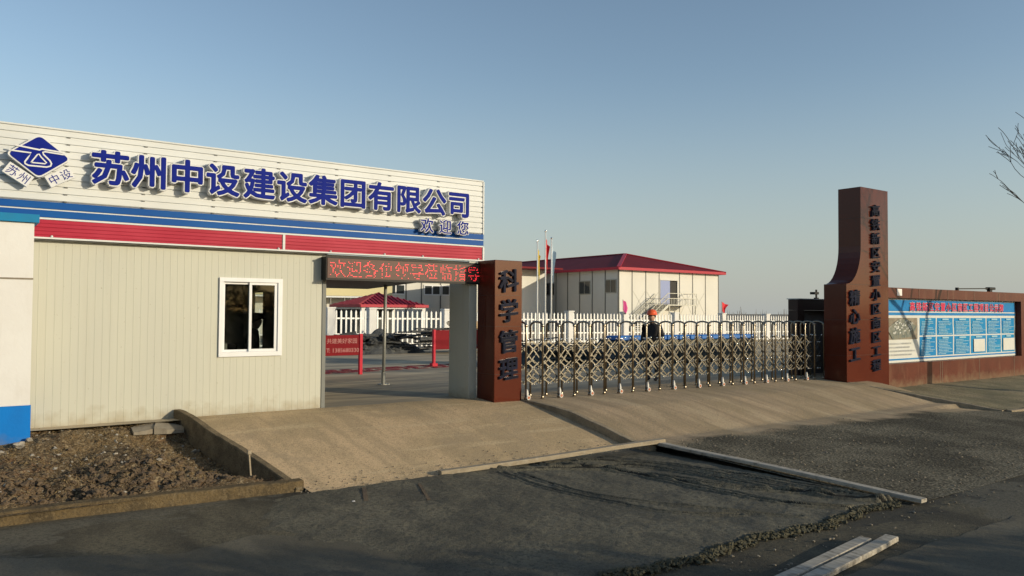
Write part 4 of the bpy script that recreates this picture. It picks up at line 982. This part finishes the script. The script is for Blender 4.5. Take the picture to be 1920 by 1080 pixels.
b.build('scrap_boards', M['debris'], hp)
b = MB()
for k in range(22): b.blob((random.uniform(12.8, 15.6), random.uniform(28.5, 29.0), random.uniform(.1, .75)), random.uniform(.08, .2), k, 1, .7, .7)
b.build('lumps', M['debris'], hp)
for k, (x, z0) in enumerate(((16.9, 0),)):
    tb = thing('timber_stack', (17.2, 28.0, 0), 'stack of dark and yellow timbers on the heap beside the right-hand red board', 'timber')
    b = MB()
    for j in range(22):
        z = .12+.055*j*.75+random.uniform(0, .05); x = 16.2+random.uniform(-.9, .2)-(.5 if j > 16 else 0); y = 27.2+random.uniform(0, 1.3); b.bar((x, y, z), (x+random.uniform(2.6, 3.4), y+.2, z+random.uniform(-.03, .05)), .16, .06)
    b.build('dark_timber', M['debris'], tb)
    b = MB()
    for j in range(6): b.bar((16.5+random.uniform(0, .2), 27.0+.02*j, 1.05+.05*j), (19.2, 27.25, 1.02+.05*j), .2, .04)
    b.build('yellow_timber', M['wood_yel'], tb)
sp_ = thing('sheet_pile', (16.4, 19.6, 0), 'low pile of dark crumpled sheeting just inside the left part of the gate', 'pile')
b = MB(); heap(b, 15.9, 20.1, 2.4, 1.4, .85, 11); heap(b, 17.5, 18.9, 1.6, 1.2, .8, 17); b.build('sheeting', M['tarp_dark'], sp_)
b = MB()
for k in range(24):
    x = random.uniform(14.2, 17.8); y = 21.2-.8*(x-14.2)+random.uniform(-1.1, -.4); z = random.uniform(.15, .8); b.bar((x-.5, y+.35, z), (x+.5, y-.35, z+random.uniform(-.1, .15)), .2, .03)
b.build('scrap_boards', M['debris'], sp_)
# row of blue lidded bins behind the gate
def bin_(x, y, k):
    o = thing('storage_crate', (x, y, 0), 'dark storage crate with bright blue lid in the row behind the gate', 'crate', 'blue lidded crates behind the gate')
    MB().bevbox(x-.28, x+.28, y-.28, y+.28, .03, .80, .03).build('body', M['tarp_dark'], o)
    MB().bevbox(x-.31, x+.31, y-.31, y+.31, .802, .95, .03).build('lid', M['tarp_blue'], o)
    MB().box(x-.2, x+.2, y-.30, y-.281, .35, .6).build('front_label', M['debris'], o)
    return o
b0 = None
for k in range(12):
    x, y = 17.95+.52*k, 18.75-.04*k
    if b0 is None: b0 = bin_(x, y, k)
    else: clone(b0, (x, y, 0))

# ------------------------------------------------------------------ planks, slabs, stones
def plank(p, q, wd, th, m_, label, seed):
    p, q = Vector(p), Vector(q); d = (q-p).normalized(); a = d.cross(Vector((0, 0, 1))).normalized(); u = a.cross(d); b = MB(); N = 16; V = []; L_ = (q-p).length
    for i in range(N+1):
        c = p.lerp(q, i/N)+a*.002*L_*math.sin(i*.33+seed); c.z += .0012*L_*math.sin(i*.45+seed*2)
        k = 1+.03*fr(i*.7, seed)
        for s_, t_ in ((-1, 0), (-1, .75), (-.88, 1), (.88, 1), (1, .75), (1, 0)): V.append(c+a*wd/2*s_*k+u*th*t_)
    b.add(V, [(i*6+j, i*6+(j+1) % 6, (i+1)*6+(j+1) % 6, (i+1)*6+j) for i in range(N) for j in range(6)]+[(5, 4, 3, 2, 1, 0), tuple(N*6+j for j in range(6))])
    return tag(b.build('timber_plank', m_), label, 'plank', 'formwork planks on the road')
plank((5.60, 9.36, -.535), (9.50, 8.90, -.385), .11, .06, M['wood'], 'brown timber plank lying along the foot of the left ramp', 1)
plank((9.42, 8.98, -.41), (9.46, 4.72, -.51), .13, .045, M['wood2'], 'long pale timber plank along the right edge of the fresh concrete', 2)
plank((5.3, 3.80, -.53), (7.64, 4.14, -.52), .13, .045, M['wood2'], 'pale plank end nearest the bottom edge, front one of two', 3)
plank((5.3, 3.98, -.53), (7.40, 4.27, -.525), .12, .04, M['wood2'], 'pale plank lying just behind its twin at the bottom right', 4)
tag(MB().bar((4.36, 9.12, -.52), (4.10, 8.52, -.53), .05, .035).build('batten', M['clod']), 'short dark batten on the road, left of two near the ramp foot', 'batten')
tag(MB().bar((5.05, 8.95, -.52), (4.73, 8.15, -.53), .04, .03).build('batten', M['clod']), 'longer dark batten on the road, right of two near the ramp foot', 'batten')
for (x, y, a, sx, sy, sz, lab) in ((2.55, 12.85, .2, .20, .13, .03, 'flat broken concrete slab leaning by the cream wall, left one'), (2.88, 12.80, -.1, .22, .14, .035, 'flat broken concrete slab beside the kerb corner, right one')):
    z = soilz(x, y)+.03; ca, sa = math.cos(a), math.sin(a)
    P = [(x+u*sx*ca-v*sy*sa, y+u*sx*sa+v*sy*ca) for u, v in ((-1, -.7), (-.2, -1), (.9, -.8), (1, .5), (.3, 1), (-.8, .9))]
    k_ = MB(); n_ = len(P); k_.add([(px_, py_, z-.06) for px_, py_ in P]+[(px_, py_, z+sz+(px_-x)*(.10 if a > 0 else -.14)+(py_-y)*.25) for px_, py_ in P], [tuple(range(n_-1, -1, -1)), tuple(range(n_, 2*n_))]+[(q_, (q_+1) % n_, n_+(q_+1) % n_, n_+q_) for q_ in range(n_)])
    tag(k_.build('concrete_slab', M['slab']), lab, 'slab', 'broken slabs by the wall')
for k, (x, y, r, lab) in enumerate(((.92, 12.30, .075, 'largest pale rubble stone at the blue foot of the pillar'), (.70, 12.25, .05, 'small pale rubble stone left of the largest by the pillar'), (.55, 12.32, .045, 'small rubble stone against the blue pillar foot, leftmost'), (1.03, 12.42, .05, 'rubble stone at the corner of the blue pillar foot'), (3.12, 12.2, .05, 'dark lump of stone in the kerb shadow on the soil'))):
    b = MB().blob((x, y, soilz(x, y)+r*.35), (r, r*.8, r*.6), k, 1, .7, .5); tag(b.build('stone', M['rubble']), lab, 'stone', 'stones on the soil bed')
sk = thing('marker_stake', (3.26, 10.1, -.4), 'short wooden stake standing in the soil by the ramp kerb', 'stake')
MB().bar((3.26, 10.1, -.42), (3.24, 10.12, -.12), .022, .018).build('shaft', M['wood'], sk); MB().bevbox(3.215, 3.265, 10.10, 10.14, -.13, -.075, .006).build('head', M['wood'], sk)
b = MB().blob((3.98, 8.60, -.53), (.035, .025, .015), 3, 1, .6, .6); tag(b.build('crumpled_litter', M['paper']), 'scrap of crumpled white litter on the dark road', 'litter')

# ------------------------------------------------------------------ people
def skin_body(name, J, E, m_, parent, sub=2):
    keys = list(J); me = bpy.data.meshes.new(name); off = ORG[parent.name]
    me.from_pydata([tuple(Vector(J[k][0])-off) for k in keys], [(keys.index(a), keys.index(b_)) for a, b_ in E], [])
    o = bpy.data.objects.new(name, me); COL.objects.link(o)
    md = o.modifiers.new('skin', 'SKIN'); md.use_smooth_shade = True
    for i, k in enumerate(keys):
        r = J[k][1]; me.skin_vertices[0].data[i].radius = r if hasattr(r, '__len__') else (r, r); me.skin_vertices[0].data[i].use_root = (i == 0)
    s2 = o.modifiers.new('sub', 'SUBSURF'); s2.levels = sub; s2.render_levels = sub
    dg = bpy.context.evaluated_depsgraph_get(); dg.update(); m2 = bpy.data.meshes.new_from_object(o.evaluated_get(dg))
    o.modifiers.clear(); o.data = m2; m2.materials.clear(); m2.materials.append(m_); o.parent = parent; ORG[o.name] = off
    m2.polygons.foreach_set('use_smooth', [True]*len(m2.polygons)); return o
def person(x, y, ang, label, seated=False, hat='helmet', z0=0.0):
    pn = thing('person', (x, y, z0), label, 'person')
    ca, sa = math.cos(ang), math.sin(ang)
    def P(f, s, z): return (x+f*ca-s*sa, y+f*sa+s*ca, z0+z)      # f forward, s left
    dz = -.38 if seated else 0
    J = {'pelvis': (P(0, 0, .95+dz), .165), 'waist': (P(.01, 0, 1.08+dz), .155), 'chest': (P(.03, 0, 1.27+dz), .185), 'neck0': (P(.05, 0, 1.44+dz), .085), 'neck': (P(.07, 0, 1.50+dz), .062)}
    E = [('pelvis', 'waist'), ('waist', 'chest'), ('chest', 'neck0'), ('neck0', 'neck')]
    hx = .10
    for s_, n_ in ((1, 'l'), (-1, 'r')):
        J['sh'+n_] = (P(.02, s_*.19, 1.38+dz), .085); J['el'+n_] = (P(.02, s_*.27, 1.11+dz), .062)
        J['wr'+n_] = (P(.14 if not seated else .26, s_*.24, .90+dz+(.1 if seated else 0)), .045)
        E += [('chest', 'sh'+n_), ('sh'+n_, 'el'+n_), ('el'+n_, 'wr'+n_)]
    coat = skin_body('coat', J, E, M['coat'], pn)
    L = {'hip': (P(0, 0, .92+dz), .14)}; E = []
    for s_, n_ in ((1, 'l'), (-1, 'r')):
        L['th'+n_] = (P(0, s_*.09, .86+dz), .11)
        L['kn'+n_] = (P(.02 if not seated else .42, s_*.10, .50 if not seated else .50), .072); L['an'+n_] = (P(-.01 if not seated else .42, s_*.10, .10), .05); L['to'+n_] = (P(.14 if not seated else .56, s_*.11, .05), .045)
        E += [('hip', 'th'+n_), ('th'+n_, 'kn'+n_), ('kn'+n_, 'an'+n_), ('an'+n_, 'to'+n_)]
    skin_body('trousers', L, E, M['trousers'], pn)
    # head with nose, ears and jaw
    H = {'nk': (P(.06, 0, 1.46+dz), .055), 'jaw': (P(.10, 0, 1.555+dz), (.062, .068)), 'mid': (P(.095, 0, 1.62+dz), (.075, .09)), 'top': (P(.085, 0, 1.69+dz), (.07, .085)), 'nose': (P(.19, 0, 1.61+dz), .014), 'el': (P(.085, .082, 1.62+dz), .018), 'er': (P(.085, -.082, 1.62+dz), .018)}
    hd = skin_body('head', H, [('nk', 'jaw'), ('jaw', 'mid'), ('mid', 'top'), ('mid', 'nose'), ('mid', 'el'), ('mid', 'er')], M['skin'], pn)
    b = MB()
    for s_ in (1, -1): b.blob(P(.172, s_*.034, 1.645+dz), (.012, .012, .008), 1, 1, 1, 0)
    b.blob(P(.17, 0, 1.565+dz), (.012, .024, .006), 1, 1, 1, 0); b.build('eyes_and_mouth', M['hair'], hd)
    b = MB().blob(P(.055, 0, 1.665+dz), (.098, .095, .085), 2, 2, 1, .04); b.build('hair', M['hair'], hd, True)
    for s_, n_ in ((1, 'l'), (-1, 'r')):
        wx = .14 if not seated else .26; wz = .90+dz+(.1 if seated else 0)
        K = {'w': (P(wx-.01, s_*.24, wz+.01), .028), 'p': (P(wx+.03, s_*.235, wz-.05), (.034, .022))}; E = [('w', 'p')]
        for q in range(4):
            o_ = (q-1.5)*.019; l_ = (.062, .075, .07, .055)[q]
            K['a%d' % q] = (P(wx+.05+o_, s_*.232, wz-.085), .0095); K['b%d' % q] = (P(wx+.055+o_, s_*.222, wz-.085-l_*.6), .0085); K['c%d' % q] = (P(wx+.045+o_, s_*.212, wz-.085-l_), .007)
            E += [('p', 'a%d' % q), ('a%d' % q, 'b%d' % q), ('b%d' % q, 'c%d' % q)]
        K['t'] = (P(wx+.075, s_*.215, wz-.045), .011); K['t2'] = (P(wx+.095, s_*.205, wz-.08), .009); E += [('p', 't'), ('t', 't2')]
        skin_body('hand', K, E, M['skin'], pn, 1)
    b = MB(); c = Vector(P(.075, 0, 1.69+dz)); n = 20
    if hat == 'helmet':
        V = []; rings = ((.150, -.012, 1.12), (.128, .0, 1.05), (.124, .045, 1.0), (.105, .09, 1), (.06, .122, 1), (.0, .13, 1))
        for r, h_, st_ in rings:
            for k in range(n):
                a = 2*math.pi*k/n; f_, s_ = r*st_*math.cos(a)*(1.15), r*math.sin(a); V.append((c.x+f_*ca-s_*sa, c.y+f_*sa+s_*ca, c.z+h_))
        b.add(V, [(i*n+k, i*n+(k+1) % n, (i+1)*n+(k+1) % n, (i+1)*n+k) for i in range(5) for k in range(n)]); b.build('hard_hat', M['orange'], pn, True)
    else:
        V = []; rings = ((.115, -.03, 1), (.122, .03, 1), (.14, .06, 1), (.11, .085, 1), (.0, .09, 1))
        for r, h_, st_ in rings:
            for k in range(n):
                a = 2*math.pi*k/n; f_, s_ = r*math.cos(a)*1.1, r*math.sin(a); V.append((c.x+f_*ca-s_*sa, c.y+f_*sa+s_*ca, c.z+h_))
        b.add(V, [(i*n+k, i*n+(k+1) % n, (i+1)*n+(k+1) % n, (i+1)*n+k) for i in range(4) for k in range(n)])
        b.add([P(.16, .08, 1.68+dz), P(.16, -.08, 1.68+dz), P(.25, -.05, 1.655+dz), P(.25, .05, 1.655+dz), P(.16, .08, 1.69+dz), P(.16, -.08, 1.69+dz), P(.25, -.05, 1.665+dz), P(.25, .05, 1.665+dz)], [(3, 2, 1, 0), (4, 5, 6, 7), (2, 3, 7, 6), (0, 1, 5, 4), (1, 2, 6, 5), (3, 0, 4, 7)])
        b.build('peaked_cap', M['coat'], pn, True)
    return pn
person(14.62, 14.05, R(200), 'person in black coat and orange hard hat standing behind the gate', False, 'helmet', -.03)
person(4.66, 14.55, R(-10), 'seated person in dark clothes and peaked cap behind the gatehouse window', True, 'cap', .26)
chp = thing('chair', (4.62, 14.55, 0), 'dark chair under the seated person inside the gatehouse', 'chair')
MB().bevbox(4.35, 4.90, 14.3, 14.8, .66, .72, .01).build('seat', M['black'], chp); MB().bevbox(4.30, 4.34, 14.3, 14.8, .73, 1.1, .01).build('backrest', M['black'], chp)
for x in (4.38, 4.86):
    for y in (14.33, 14.77): MB().box(x-.02, x+.02, y-.02, y+.02, 0, .66).build('leg', M['galv'], chp)
TREE_SEED = 25
# ------------------------------------------------------------------ bare trees
def bare_tree(name, x, y, z0, h, label, seed, fork=1.9, rad=.13, depth=6, group=None):
    rnd = random.Random(seed); t_ = thing(name, (x, y, z0), label, 'tree', group)
    tr_ = MB(); tw_ = MB()
    def grow(p, d, l, r, lev):
        pts = [p]; rs = [r]; n = 4 if lev < 4 else 3; q = p; dd = d
        for i in range(n):
            dd = (dd+Vector((rnd.gauss(0, .13), rnd.gauss(0, .13), rnd.gauss(.03, .08)))).normalized(); q = q+dd*l/n; pts.append(q); rs.append(r*(1-.45*(i+1)/n))
        (tr_ if lev < 3 else tw_).tube(pts, [max(k_, .008) for k_ in rs], 7 if lev < 3 else 4, False)
        if lev >= depth: return
        k = rnd.choice((2, 3, 3)) if lev < 3 else rnd.choice((2, 3, 3, 4))
        for j in range(k):
            ti = n if j == 0 else rnd.randint(max(1, n-2), n); a = rnd.uniform(0, 6.28); sp = rnd.uniform(.35, .75) if j else .25
            ax = Vector((math.cos(a), math.sin(a), rnd.uniform(-.1, .35)))
            grow(pts[ti], (dd*(1-sp*.4)+ax*sp).normalized(), l*rnd.uniform(.62, .82), rs[ti]*(.85 if j == 0 else .65), lev+1)
    p = Vector((x, y, z0)); top = p+Vector((.03, .02, fork))
    tr_.tube([p, p+Vector((0, 0, .3)), p.lerp(top, .6), top], [rad*1.35, rad*1.08, rad, rad*.95], 9, False)
    for j in range(2 if fork > 1.5 else 3):
        a = seed*1.3+j*3.0; grow(top, Vector((math.cos(a)*.36, math.sin(a)*.36, 1)).normalized(), h*.30, rad*.72, 1)
    tr_.build('trunk', M['bark'], t_, True); tw_.build('twigs', M['bark'], t_, True)
    return t_
bare_tree('bare_tree', 25.3, 8.15, -.42, 9.0, 'bare winter tree at the right edge, its branch tips entering the sky', TREE_SEED, 1.75, .13)
hg = thing('shade_hedge', (5, -4.5, -.55), 'added tall evergreen hedge outside the view, shaped to shade the road', 'hedge')  # unseen hedge added behind the camera, its top line set to shade the road
b = MB(); rh = random.Random(3)
for k in range(26000):
    x = rh.uniform(-14, 16.5); top = 3.9 if x < 8 else 3.9-1.5*sm((x-8)/4.5)-.9*sm((x-13)/3)
    top += .35*fr(x*.8, 1.0); z = rh.uniform(0, 1)**.7*top; y = -4.5+rh.gauss(0, .35)*(1-.5*z/4)
    a = rh.uniform(0, 6.28); e_ = rh.uniform(-1, 1); l = rh.uniform(.06, .13); d = Vector((math.cos(a)*l, math.sin(a)*l, e_*l)); q = Vector((-math.sin(a)*l*.5, math.cos(a)*l*.5, rh.uniform(-.5, .5)*l))
    c = Vector((x, y, z-.55)); b.add([c-d, c+q, c+d, c-q], [(0, 1, 2, 3)])
b.build('foliage', M['leaf'], hg)
b = MB()
for k in range(40): x = -14+k*.78; b.tube([(x, -4.5, -.6), (x+rh.uniform(-.1, .1), -4.5, 1.6)], [.035, .02], 5)
b.build('stem', M['bark'], hg)
# far tree line
ft = MB()
for k in range(150):
    a = R(random.uniform(20, 62)); d = random.uniform(430, 620); x, y = d*math.cos(a), d*math.sin(a); h = random.uniform(1.5, 5)
    for j in range(5):
        xx, yy = x+random.gauss(0, 3), y+random.gauss(0, 3); ft.tube([(xx, yy, -1), (xx+random.gauss(0, .6), yy, h*random.uniform(.6, 1.2))], [.25, .05], 3, False)
tag(ft.build('far_tree_line', M['haze_tree']), 'thin line of bare winter trees far off on the horizon', 'trees', kind='stuff')
bpy.data.objects.remove(_fo)
